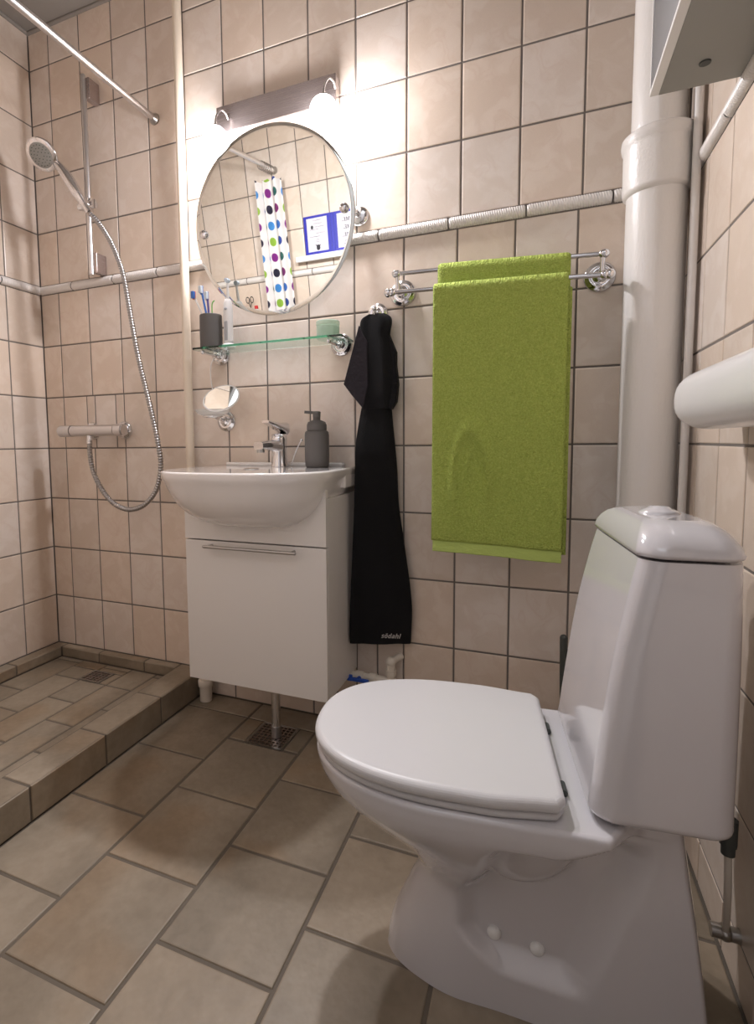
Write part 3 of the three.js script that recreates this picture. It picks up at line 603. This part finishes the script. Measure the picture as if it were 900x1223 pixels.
// ---------------------------------------------------------------- mirror, lamp, shelf
{
  const t = thing('vanity_lamp', 'brushed steel wall lamp with two glowing globes above the mirror', 'lamp', [1.099, 1.914, 0]);
  part('backplate', box(0.404, 0.081, 0.036, 0, 0, 0.018, 0.002), M.lampPlate, t);
  for (const x of [-0.179, 0.181]) {
    const g = new THREE.SphereGeometry(0.039, 36, 24); g.translate(x, -0.083, 0.08);
    const globe = part('globe', g, M.globe, t, 'frosted glowing globe');
    part('arm', [tube([[x + 0.02, -0.004, 0.036], [x + 0.02, 0.006, 0.05], [x + 0.014, 0.008, 0.066], [x + 0.005, -0.01, 0.077], [x, -0.04, 0.08]], 0.0032, 28, 10), lathe([[0, -0.036], [0.006, -0.037], [0.009, -0.042], [0.021, -0.05], [0.0235, -0.0545], [0.0215, -0.053], [0, -0.045]].reverse(), 28).translate(x, 0, 0.08)], M.chrome, t);  // arm plus an unseen cap over the globe, placed to shade the wall above
    const l = new THREE.PointLight(LAMP_COLOR, LAMP_POWER, 0, 2); l.position.set(x, -0.083, 0.08); l.castShadow = true; l.shadow.radius = 1.6; t.add(l);
    const f = new THREE.SpotLight(LAMP_COLOR, LAMP_FORWARD, 0, 1.56, 1, 2); f.position.set(x, -0.083, 0.08); f.target.position.set(x, -0.083 - 0.9, 0.08 + 1); f.castShadow = true; f.shadow.radius = 1.6; t.add(f, f.target);
  }
}
{
  const t = thing('wall_mirror', 'round tilting mirror with faceted rim above the washbasin', 'mirror', [1.097, 1.562, 0.062]);
  const tilt = new THREE.Group(); t.rotation.x = 0.118;
  const r = 0.269;
  part('glass', latheZ([[r, -0.003], [r, 0.0005], [r - 0.014, 0.0025], [0, 0.0025]].reverse(), 0, 0, 0, 128), M.mirror, t);
  part('backing', latheZ([[0, -0.003], [r - 0.001, -0.003], [r - 0.001, -0.0045], [0, -0.0045]].reverse(), 0, 0, 0, 96), M.greyPanel, t);
  for (const s of [-1, 1]) part('pivot_knob', latheZ([[0, 0.014], [0.006, 0.0135], [0.008, 0.011], [0.012, 0.0105], [0.0135, 0.007], [0.0135, 0.0025]], s * 0.238, 0, 0, 28), M.chrome, t);
}
for (const [s, lab] of [[1, 'right of the round mirror'], [-1, 'half hidden behind the left edge of the mirror']]) {
  const t = thing('mirror_bracket', 'chrome round mirror bracket ' + lab, 'bracket', [1.097 + s * 0.262, 1.56, 0]);
  part('disc', latheZ([[0, 0.014], [0.018, 0.013], [0.024, 0.009], [0.029, 0.004], [0.0295, 0.0005], [0, 0.0005]], 0, 0, 0, 36), M.chrome, t);
  part('stem', [bar([0, 0, 0.01], [0, 0, 0.05], 0.007, 16), bar([0, 0, 0.048], [-s * 0.026, 0, 0.051], 0.0065, 16)], M.chrome, t);
}
function rosette(parent, x, y, r = 0.03) {
  return part('rosette', latheZ([[0, 0.02], [r * 0.3, 0.02], [r * 0.36, 0.013], [r * 0.55, 0.011], [r * 0.62, 0.0125], [r * 0.74, 0.0125], [r * 0.8, 0.008], [r * 0.92, 0.0075], [r, 0.004], [r, 0.0005], [0, 0.0005]], x, y, 0, 40), M.chrome, parent);
}
{
  const t = thing('glass_shelf', 'clear green-edged glass shelf on chrome rosette brackets below the mirror', 'shelf', [1.09, 1.193, 0]);
  const s = new THREE.Shape(), a = 0.252, d0 = 0.012, d1 = 0.122; s.moveTo(-a, -d0); s.lineTo(a, -d0); s.lineTo(a, -d1 + 0.008); s.quadraticCurveTo(a, -d1, a - 0.008, -d1); s.lineTo(-a + 0.008, -d1); s.quadraticCurveTo(-a, -d1, -a, -d1 + 0.008); s.closePath();
  const g = new THREE.ExtrudeGeometry(s, { depth: 0.006, bevelEnabled: false }); g.rotateX(-PI / 2);
  part('glass', g, M.glass, t);
  for (const x of [-0.22, 0.21]) {
    const b = rosette(t, x, -0.002, 0.034);
    part('arm', [bar([x, -0.008, 0.01], [x, -0.009, 0.105], 0.005, 14, 0.004), ball(0.007, x, -0.008, 0.108, 14), ball(0.009, x, -0.008, 0.022, 14)], M.chrome, b);
  }
}
const SH = 1.1995;
{
  const t = thing('toothbrush_tumbler', 'matte grey tumbler at the left end of the glass shelf', 'tumbler', [0.884, SH, 0.078]);
  part('cup', lathe([[0, 0], [0.033, 0], [0.0355, 0.004], [0.036, 0.05], [0.0355, 0.102], [0.0345, 0.105], [0.033, 0.104], [0.0325, 0.012], [0, 0.01]], 40), M.greyRubber, t);
}
const brushes = [['toothbrush with red and blue bristles leaning left in the grey tumbler', M.brushRed, -0.018, -0.058, 0.168, 0.0], ['blue and white toothbrush upright in the grey tumbler', M.brushBlue, -0.012, -0.026, 0.18, 0.004], ['violet toothbrush in the grey tumbler, in front', M.brushViolet, 0.004, 0.004, 0.155, 0.018]];
for (const [lab, mat, bx, dx, h, dz] of brushes) {
  const t = thing('toothbrush', lab, 'toothbrush', [0.884, SH + 0.011, 0.078]);
  const a = [bx * -0.6, 0.002, dz * 0.5], m = [bx + (dx - bx) * 0.55, h * 0.7, dz], b = [dx, h - 0.012, dz + 0.004];
  part('handle', tube([a, m, b], 0.0034, 20, 8), mat === M.brushRed ? M.clear : mat, t);
  part('head', box(0.012, 0.026, 0.005, dx - 0.001, h - 0.006, dz + 0.004, 0.002), mat, t);
  part('bristles', box(0.01, 0.022, 0.011, dx, h - 0.006, dz + 0.011, 0.001), mat === M.brushRed ? M.brushBlue : M.bristle, t);
}
{
  const t = thing('interdental_brush', 'thin bright green interdental pick sticking out of the grey tumbler', 'toothbrush', [0.884, SH + 0.011, 0.078]);
  part('stick', tube([[0.004, 0.002, 0], [0.012, 0.08, 0.01], [0.014, 0.124, 0.012], [0.017, 0.13, 0.013], [0.024, 0.134, 0.014]], 0.0018, 20, 8), M.brushGreen, t);
}
{
  const t = thing('electric_toothbrush', 'white electric toothbrush standing on the glass shelf', 'electric toothbrush', [0.945, SH, 0.072]);
  part('charging_base', lathe([[0, 0], [0.021, 0], [0.022, 0.003], [0.021, 0.008], [0.016, 0.012], [0, 0.012]], 32), M.ebrush, t);
  part('body', (() => { const g = lathe([[0, 0.012], [0.0148, 0.012], [0.0155, 0.02], [0.0145, 0.06], [0.0155, 0.11], [0.013, 0.14], [0.009, 0.15], [0, 0.151]], 28); return g; })(), M.ebrush, t);
  part('grip', box(0.011, 0.06, 0.004, 0, 0.05, 0.0145, 0.0018), M.ebrushGrey, t);
  part('power_button', (() => { const g = ball(0.005, 0, 0.118, 0.0135, 12); return g; })(), M.ebrushGrey, t);
  part('brush_stem', bar([0, 0.15, 0], [0.001, 0.2, 0], 0.0052, 14, 0.0032), M.ebrush, t);
  part('brush_head', [bar([0.001, 0.207, -0.004], [0.001, 0.207, 0.004], 0.0075, 18), bar([0.001, 0.207, 0.004], [0.001, 0.207, 0.012], 0.006, 16)], M.bristle, t);
}
{
  const t = thing('glass_jar', 'small pale green glass jar at the right end of the shelf', 'jar', [1.285, SH, 0.075]);
  part('jar', lathe([[0, 0], [0.03, 0], [0.033, 0.003], [0.034, 0.03], [0.033, 0.034], [0.031, 0.034], [0.0305, 0.005], [0, 0.004]], 36), M.greenGlass, t);
  part('lid', lathe([[0.0335, 0.0345], [0.0345, 0.036], [0.0345, 0.046], [0.033, 0.048], [0, 0.048]], 36), M.greenGlass, t);
}
// soap dish with little shaving mirror
{
  const t = thing('soap_dish', 'clear soap dish on a chrome rosette above the washbasin', 'soap dish', [0.885, 0.97, 0]);
  rosette(t, 0, 0, 0.034);
  part('ring', [bar([0, 0.002, 0.015], [-0.005, 0.01, 0.06], 0.005, 12), (() => { const g = new THREE.TorusGeometry(0.03, 0.003, 8, 32); g.rotateX(PI / 2); g.translate(0.005, 0.012, 0.09); return g; })()], M.chrome, t);
  part('dish', (() => { const g = lathe([[0, 0], [0.03, 0.001], [0.044, 0.008], [0.05, 0.02], [0.0485, 0.02], [0.042, 0.011], [0.029, 0.004], [0, 0.003]], 40); g.scale(1.25, 1, 0.85); g.translate(0.005, 0.015, 0.09); return g; })(), M.clear, t);
}
{
  const t = thing('shaving_mirror', 'small round tilted hand mirror standing in the soap dish', 'mirror', [0.93, 1.038, 0.1]);
  t.rotation.set(-0.34, 0.42, 0.42, 'YXZ'); t.scale.set(1.0, 0.68, 1);
  part('rim', latheZ([[0.055, 0.004], [0.058, 0.006], [0.061, 0.003], [0.06, -0.006], [0.05, -0.012], [0, -0.014]].map(([r, z]) => [r, z]), 0, 0, 0, 48), M.whitePlastic, t);
  part('glass', latheZ([[0, 0.0045], [0.056, 0.0045]], 0, 0, 0, 48, true), M.mirror, t);
}
{
  const t = thing('charger_cord', 'thin white cord hanging below the left shelf bracket', 'cord', [0, 0, 0]);
  part('cord', tube([[0.862, 1.186, 0.02], [0.848, 1.165, 0.026], [0.842, 1.13, 0.026], [0.845, 1.08, 0.022], [0.86, 1.03, 0.03]], 0.0022, 30, 8), M.whitePlastic, t);
}

// ---------------------------------------------------------------- towels and rail
{
  const t = thing('towel_rail', 'chrome double towel rail with round rosettes holding the green towel', 'towel rail', [0, 1.312, 0]);
  for (const [x, s, dy] of [[1.49, -1, 0.01], [1.994, 1, -0.008]]) {
    const r = rosette(t, x, dy, 0.037);
    part('post', [bar([x, dy, 0.015], [x, dy - 0.028, 0.12], 0.0058, 14), bar([x, dy, 0.015], [x, dy + 0.012, 0.058], 0.006, 14), bar([x, dy - 0.008, 0.06], [x, dy + 0.035, 0.07], 0.0058, 14), ball(0.0105, x, dy + 0.036, 0.07, 16), ball(0.0105, x, dy - 0.028, 0.125, 16), ball(0.012, x + s * 0.01, dy - 0.028, 0.125, 16), ball(0.011, x + s * 0.004, dy + 0.036, 0.07, 16)], M.chrome, r);
  }
  part('bar', bar([1.49, -0.018, 0.125], [1.994, -0.036, 0.125], 0.0058, 16), M.chrome, t);
  part('bar', bar([1.49, 0.046, 0.07], [1.994, 0.028, 0.07], 0.0058, 16), M.chrome, t);
}
function drape(o) { // sheet over a bar: closed thin profile, swept along x
  const { x0, x1, by, bz, r, yf, yb, th, nx = 60, bulge = () => 0, slope = 0 } = o;
  const prof = []; // centre line with outward normal (z, y, nz, ny)
  const nf = 150, nb = 60;
  for (let i = 0; i <= nf; i++) { const y = lerp(yf, by, i / nf); prof.push([bz + r, y, 1, 0]); }
  for (let i = 1; i < 16; i++) { const a = PI * i / 16; prof.push([bz + r * Math.cos(a), by + r * Math.sin(a), Math.cos(a), Math.sin(a)]); }
  for (let i = 0; i <= nb; i++) { const y = lerp(by, yb, i / nb); prof.push([bz - r, y, -1, 0]); }
  const loop = [];
  for (const p of prof) loop.push([p, th / 2]);
  const e = prof[prof.length - 1]; for (let i = 1; i < 5; i++) { const a = PI / 2 - PI * i / 5; loop.push([[e[0] - Math.sin(a) * th / 2, e[1] - Math.cos(a) * th / 2, -1, 0], 0]); }
  for (const p of prof.slice().reverse()) loop.push([p, -th / 2]);
  const f = prof[0]; for (let i = 1; i < 5; i++) { const a = PI / 2 - PI * i / 5; loop.push([[f[0] - Math.sin(a) * th / 2, f[1] - Math.cos(a) * th / 2, 1, 0], 0]); }
  const rows = [];
  for (let i = 0; i <= nx; i++) {
    const u = i / nx, x = lerp(x0, x1, u), edge = Math.min(1, Math.min(i, nx - i) / 2), rr = 0.35 + 0.65 * Math.sqrt(edge * (2 - edge));
    rows.push(loop.map(([p, d]) => { const k = bulge(x, p[1], p[2]); return [x, p[1] + p[3] * d * rr + slope * (x - x0), p[0] + p[2] * d * rr + k]; }));
  }
  return skin(rows.reverse(), true, true, (i, j, p) => [p[0] / 0.3, (p[1] + p[2]) / 0.3]);
}
{
  const t = thing('green_towel', 'lime green terry bath towel folded over the chrome double rail', 'towel', [0, 0, 0]);
  const wav = (x, y, nz) => { if (nz < 0) return 0.002 * Math.sin(x * 30 + y * 6); const d = 1.3 - y;
    const c = Math.hypot((x - 1.70) / 0.045, (y - 0.80) / 0.13), arch = Math.exp(-((c - 1) ** 2) * 22) * sm(y, 0.66, 0.8);
    return (0.004 * Math.sin(x * 26 + y * 5) + 0.002 * Math.sin(x * 55 - y * 9)) * sm(d, 0.1, 0.6) + 0.011 * arch * sm(x, 1.6, 1.66) + 0.005 * Math.exp(-(((x - 1.712 - 0.03 * Math.sin(y * 14)) / 0.007) ** 2)) * sm(y, 0.66, 0.72) * (1 - sm(y, 0.84, 0.9)) + 0.004 * (fbm(x * 14, y * 8, 60, 3) - 0.5) + 0.0022 * (fbm(x * 150, y * 150, 61, 2) - 0.5); };
  part('front_fold', drape({ x0: 1.602, x1: 1.918, by: 1.282, bz: 0.125, r: 0.0135, yf: 0.64, yb: 0.68, th: 0.013, bulge: wav, slope: -0.034, nx: 150 }), M.green, t);
  part('hem_band', drape({ x0: 1.6045, x1: 1.917, by: 0.64, bz: 0.133, r: 0.003, yf: 0.607, yb: 0.6065, th: 0.006, bulge: wav, slope: -0.034, nx: 60 }), M.greenHem, t, 'flat woven hem band');
  part('middle_fold', drape({ x0: 1.606, x1: 1.9275, by: 1.262, bz: 0.113, r: 0.0045, yf: 0.625, yb: 0.64, th: 0.009, bulge: (x, y) => 0.002 * Math.sin(x * 30 + y * 4), slope: -0.03 }), M.green, t);
  part('rear_fold', drape({ x0: 1.604, x1: 1.924, by: 1.349, bz: 0.07, r: 0.0135, yf: 0.76, yb: 0.74, th: 0.013, bulge: (x, y) => 0.0025 * Math.sin(x * 24 + y * 6) * sm(1.3 - y, 0.1, 0.5), slope: -0.05, nx: 60 }), M.green, t);
}
const font = await new FontLoader().loadAsync('fonts/droid/droid_sans_bold.typeface.json');
function sheetLoft(secs, n = 44, wave = 0.004, tilt = () => 0, freq = 3) { // secs: [y, xL, xR, zc, depth]
  const ys = secs.map((s) => s[0]); const f = [1, 2, 3, 4].map((k) => { const c = curve1(secs.map((s) => [-s[0], s[k]])); return (y) => c(-y); });
  const top = ys[0], bot = ys[ys.length - 1], R = 70, rows = [];
  for (let i = 0; i <= R; i++) { const y = lerp(top, bot, i / R), xl = f[0](y), xr = f[1](y), zc = f[2](y), dp = f[3](y);
    rows.push(Array.from({ length: n }, (_, j) => { const a = 2 * PI * j / n, c = Math.cos(a), s = Math.sin(a); const x = (xl + xr) / 2 + (xr - xl) / 2 * Math.sign(c) * Math.abs(c) ** 0.75; const w = wave * Math.sin(c * freq * 2 + y * 5) * (s > 0 ? 1 : 0.3); return [x, y, zc + tilt(y) * (xr - x) / (xr - xl) + dp / 2 * Math.sign(s) * Math.abs(s) ** 0.6 + w * Math.abs(s)]; })); }
  return skin(rows, true, true, (i, j, p) => [p[0] / 0.12, p[1] / 0.12]);
}
{
  const t = thing('hook', 'chrome rosette hook on the wall carrying the black towel', 'hook', [1.415, 1.272, 0]);
  rosette(t, 0, 0, 0.03);
  part('peg', [tube([[0, 0, 0.015], [0.001, -0.012, 0.03], [0.003, -0.012, 0.045], [0.004, 0.002, 0.052]], 0.0048, 20, 10), ball(0.0065, 0.004, 0.004, 0.053, 14)], M.chrome, t);
}
{
  const t = thing('black_towel', 'black hand towel with small woven name hanging from the hook', 'towel', [0, 0, 0]);
  part('hanging_length', sheetLoft([[1.1, 1.395, 1.46, 0.03, 0.03], [1.0, 1.377, 1.463, 0.03, 0.03], [0.82, 1.371, 1.479, 0.028, 0.028], [0.71, 1.367, 1.484, 0.026, 0.026], [0.62, 1.363, 1.497, 0.026, 0.024], [0.42, 1.352, 1.523, 0.024, 0.02], [0.31, 1.348, 1.521, 0.022, 0.018], [0.294, 1.35, 1.52, 0.022, 0.014]], 48, 0.003, (y) => 0.062 * (1 - sm(y, 0.85, 1.05))), M.blackTowel, t);
  part('hooked_end', sheetLoft([[1.262, 1.398, 1.446, 0.04, 0.016], [1.252, 1.38, 1.463, 0.041, 0.03], [1.235, 1.374, 1.467, 0.042, 0.036], [1.2, 1.374, 1.462, 0.043, 0.04], [1.15, 1.372, 1.47, 0.043, 0.044], [1.1, 1.37, 1.476, 0.042, 0.044], [1.03, 1.372, 1.472, 0.042, 0.04], [0.992, 1.378, 1.468, 0.042, 0.03]], 48, 0.004), M.blackTowel, t);
  // corners turned out to both sides
  const flap = (pts, z0, z1, flip) => { const s = new THREE.Shape(); pts.forEach(([x, y], i) => i ? s.lineTo(x, y) : s.moveTo(x, y)); s.closePath(); const g = new THREE.ExtrudeGeometry(s, { depth: z1 - z0, bevelEnabled: true, bevelSize: 0.003, bevelThickness: 0.003, bevelSegments: 2, steps: 1 }); g.translate(0, 0, z0); return g; };
  part('turned_corner', flap([[1.376, 1.225], [1.331, 1.066], [1.352, 1.038], [1.386, 0.996], [1.4, 1.06], [1.398, 1.18]], 0.05, 0.062), M.blackFold, t);
  part('turned_corner', flap([[1.458, 1.2], [1.478, 1.15], [1.478, 1.115], [1.484, 1.06], [1.479, 1.01], [1.467, 0.992], [1.44, 1.0], [1.44, 1.18]], 0.03, 0.05), M.blackTowel, t);
  const tg = new TextGeometry('södahl', { font, size: 0.0135, depth: 0.0007, curveSegments: 4 });
  tg.applyMatrix4(new THREE.Matrix4().makeShear(0, 0, 0.28, 0, 0, 0)); tg.computeBoundingBox();
  tg.scale(0.95, 1, 1); tg.rotateZ(-0.03); tg.rotateY(0.34); tg.translate(1.44, 0.316, 0.0655);
  part('woven_name', tg, M.logo, t, 'small grey woven name');
}

// ---------------------------------------------------------------- right wall: cabinet and paper holder
{
  const t = thing('wall_cabinet', 'grey-white wall cabinet high above the toilet, seen from below', 'cabinet', [2.03, 1.5, 0.4]);
  const W = XR - 2.03 - 0.002, D = 0.45, Hc = 0.6;
  part('carcass', [slab(0.014, W, 0, 0.012, 0, D), slab(0.014, W, Hc - 0.012, Hc, 0, D), slab(0.014, W, 0.012, Hc - 0.012, 0, 0.012), slab(0.014, W, 0.012, Hc - 0.012, D - 0.012, D), slab(W - 0.006, W, 0.012, Hc - 0.012, 0.012, D - 0.012)], M.greyPanel, t);
  const door = part('door', slab(0.0015, 0.0135, 0.007, Hc - 0.007, 0.007, D - 0.007), M.greyDoor, t, 'grey door panel');
  part('edging', [slab(0, 0.0135, 0, 0.007, 0, D), slab(0, 0.0135, Hc - 0.007, Hc, 0, D), slab(0, 0.0135, 0.007, Hc - 0.007, 0, 0.007), slab(0, 0.0135, 0.007, Hc - 0.007, D - 0.007, D)], M.whitePlastic, door);
  part('screw_cap', bar([0.066, 0.0005, 0.066], [0.066, -0.0025, 0.066], 0.008, 20), M.darkGrey, t);
}
{
  const t = thing('paper_holder', 'white glossy rounded paper holder on the right wall', 'paper holder', [2.112, 0.96, 0.44]);
  const rows = [], L = 0.5;
  for (let i = 0; i <= 40; i++) { const z = L * i / 40, e = Math.min(1, Math.min(z, L - z) / 0.05), k = Math.sqrt(Math.max(0, 1 - (1 - e) ** 2)); const s = 0.55 + 0.45 * k; rows.push(Array.from({ length: 36 }, (_, j) => { const a = -2 * PI * j / 36, c = Math.cos(a), q = Math.sin(a); return [0.008 + 0.05 * c * (c < 0 ? s : 1), 0.049 * s * Math.sign(q) * Math.abs(q) ** 0.8, z]; })); }
  part('cover', skin(rows, true, true), M.whitePlastic, t);
  part('wall_plate', box(0.004, 0.09, L - 0.04, XR - 2.112 - 0.0022, 0, L / 2), M.whitePlastic, t);
}

// ---------------------------------------------------------------- things on the wall opposite (seen in the mirror)
const dotCanvas = (() => {
  const n = 512, c = document.createElement('canvas'); c.width = c.height = n; const g = c.getContext('2d');
  g.fillStyle = '#eeeae8'; g.fillRect(0, 0, n, n);
  const cols = ['#3f86c8', '#8db53c', '#7d1f80', '#1d1b33'], alt = ['#24408e', '#1e5a55', '#6c1a60', '#2f66b4'];
  for (let i = 0; i < 4; i++) for (let j = 0; j < 4; j++) { g.fillStyle = i % 2 ? alt[(j + i) % 4] : cols[(j + i) % 4]; g.beginPath(); g.ellipse((i + 0.5) * n / 4, (j + (i % 2 ? 0.5 : 0.5)) * n / 4, n * 0.076, n * 0.07, 0, 0, 7); g.fill(); }
  const t = new THREE.CanvasTexture(c); t.colorSpace = THREE.SRGBColorSpace; t.wrapS = t.wrapT = THREE.RepeatWrapping; return t;
})();
{
  const t = thing('shower_curtain', 'white shower curtain with coloured dots gathered at the rod end', 'curtain', [0.629, 0, 1.06]);
  const top = 1.95, bot = 0.12, nU = 120, rows = [];
  for (let i = 0; i <= 40; i++) { const f = i / 40, y = lerp(top, bot, f), row = [];
    for (let j = 0; j <= nU; j++) { const u = j / nU, amp = 0.017 + 0.006 * f; row.push([lerp(0.075, -0.075, u) * (0.92 + 0.25 * f) + 0.006 * Math.sin(u * 9), y + 0.012 * (i === 0 ? -Math.abs(Math.sin(u * PI * 4)) : 0), amp * Math.sin(u * PI * 5.2 + 0.6 + 0.4 * f)]); }
    rows.push(row); }
  const g = skin(rows, false, false, (i, j) => [0.1 + j / nU * 0.3 / 0.3, (1 - i / 40) * (top - bot) / 0.3]);
  part('cloth', g, P({ map: dotCanvas, roughness: 0.85, side: THREE.DoubleSide, transmission: 0.15, thickness: 0 }), t);
  for (let k = 0; k < 6; k++) { const r = new THREE.TorusGeometry(0.019, 0.0022, 8, 28); r.rotateY(0.25 * (k - 2.5) * 0.3); r.translate(0.0, 1.995, -0.055 + k * 0.02); part('ring', r, M.chrome, t); }
}
{
  const t = thing('picture_ledge', 'narrow white ledge on the tiled wall seen in the mirror', 'ledge', [0.93, 1.545, ZO]);
  part('shelf', box(0.42, 0.027, 0.05, 0, 0.0135, -0.0255, 0.003), M.whitePlastic, t);
}
const page = (draw) => { const c = document.createElement('canvas'); c.width = 256; c.height = 352; const g = c.getContext('2d'); g.fillStyle = '#d3d1d8'; g.fillRect(0, 0, 256, 352); draw(g); const t = new THREE.CanvasTexture(c); t.colorSpace = THREE.SRGBColorSpace; return t; };
{
  const t = thing('binder', 'open blue binder with two printed pages propped on the white ledge', 'binder', [0.925, 1.573, ZO - 0.018]);
  t.rotation.x = 0.03;
  for (const s of [-1, 1]) part('cover', box(0.147, 0.183, 0.003, s * 0.082, 0.0925, 0, 0.001), M.blue, t);
  part('spine', box(0.016, 0.183, 0.004, 0, 0.0925, 0.0005, 0.001), M.blue, t);
  const scrib = (g, x, y, w) => { g.strokeStyle = '#77757c'; g.lineWidth = 3; g.beginPath(); for (let i = 0; i <= w; i += 4) { const q = y + (hash(i, y, 3) - 0.5) * 9; i ? g.lineTo(x + i, q) : g.moveTo(x, q); } g.stroke(); };
  const pA = page((g) => { scrib(g, 70, 26, 110); g.fillStyle = '#333'; scrib(g, 60, 60, 110); g.fillStyle = '#2a2a30'; g.beginPath(); g.ellipse(190, 95, 16, 20, 0, 0, 7); g.fill(); scrib(g, 30, 95, 130); scrib(g, 110, 120, 110); scrib(g, 30, 160, 120); scrib(g, 100, 195, 130); g.strokeStyle = '#55535a'; g.beginPath(); g.arc(128, 240, 16, 0, 7); g.stroke();
    g.fillStyle = '#26242c'; g.beginPath(); g.ellipse(128, 312, 24, 30, 0, 0, 7); g.fill(); g.beginPath(); g.moveTo(112, 300); g.lineTo(88, 282); g.lineTo(124, 288); g.fill(); g.beginPath(); g.moveTo(144, 300); g.lineTo(168, 278); g.lineTo(132, 288); g.fill(); });
  const pB = page((g) => { g.fillStyle = '#34323a'; g.font = 'bold 54px serif'; ['ME.', 'Z ME.', 'ME.', 'Y ME.'].forEach((s, i) => { g.fillText(s, 96 - (s.length > 3 ? 58 : 0), 88 + i * 78); }); });
  for (const [s, tex] of [[-1, pA], [1, pB]]) { const g = new THREE.BoxGeometry(0.112, 0.158, 0.0008); g.rotateY(PI); g.translate(s * 0.083, 0.093, -0.0021); part('page', g, S({ map: tex, roughness: 0.6 }), t); }
}
{
  const t = thing('little_shelf', 'small white wall shelf holding scissors and red capped bottles', 'shelf', [0.43, 1.285, ZO]);
  part('board', box(0.18, 0.012, 0.07, 0, 0.006, -0.0355, 0.002), M.whitePlastic, t);
}
for (const [x, lab] of [[0.445, 'white bottle with red cap on the small shelf, beside the scissors'], [0.375, 'white bottle with red cap at the end of the small shelf']]) {
  const t = thing('bottle', lab, 'bottle', [x, 1.297, ZO - 0.036]);
  part('body', lathe([[0, 0], [0.013, 0], [0.014, 0.002], [0.014, 0.042], [0.009, 0.047], [0, 0.047]], 24), M.whitePlastic, t);
  part('cap', lathe([[0.0105, 0.047], [0.0105, 0.063], [0.009, 0.065], [0, 0.065]], 24), M.red, t);
}
{
  const t = thing('scissors', 'small metal scissors standing handles up on the small shelf', 'scissors', [0.41, 1.297, ZO - 0.036]);
  const loops = [-1, 1].map((s) => { const g = new THREE.TorusGeometry(0.013, 0.0022, 8, 24); g.scale(0.8, 1.2, 1); g.translate(s * 0.013, 0.098, 0); return g; });
  part('handle', [...loops, bar([0.009, 0.085, 0], [-0.002, 0.05, 0], 0.002, 8), bar([-0.009, 0.085, 0], [0.002, 0.05, 0.003], 0.002, 8)], M.black, t);
  part('blade', [box(0.006, 0.052, 0.0015, -0.002, 0.026, 0), box(0.006, 0.052, 0.0015, 0.002, 0.026, 0.0025)], M.chromeDull, t);
}
renderer.render(scene, camera);
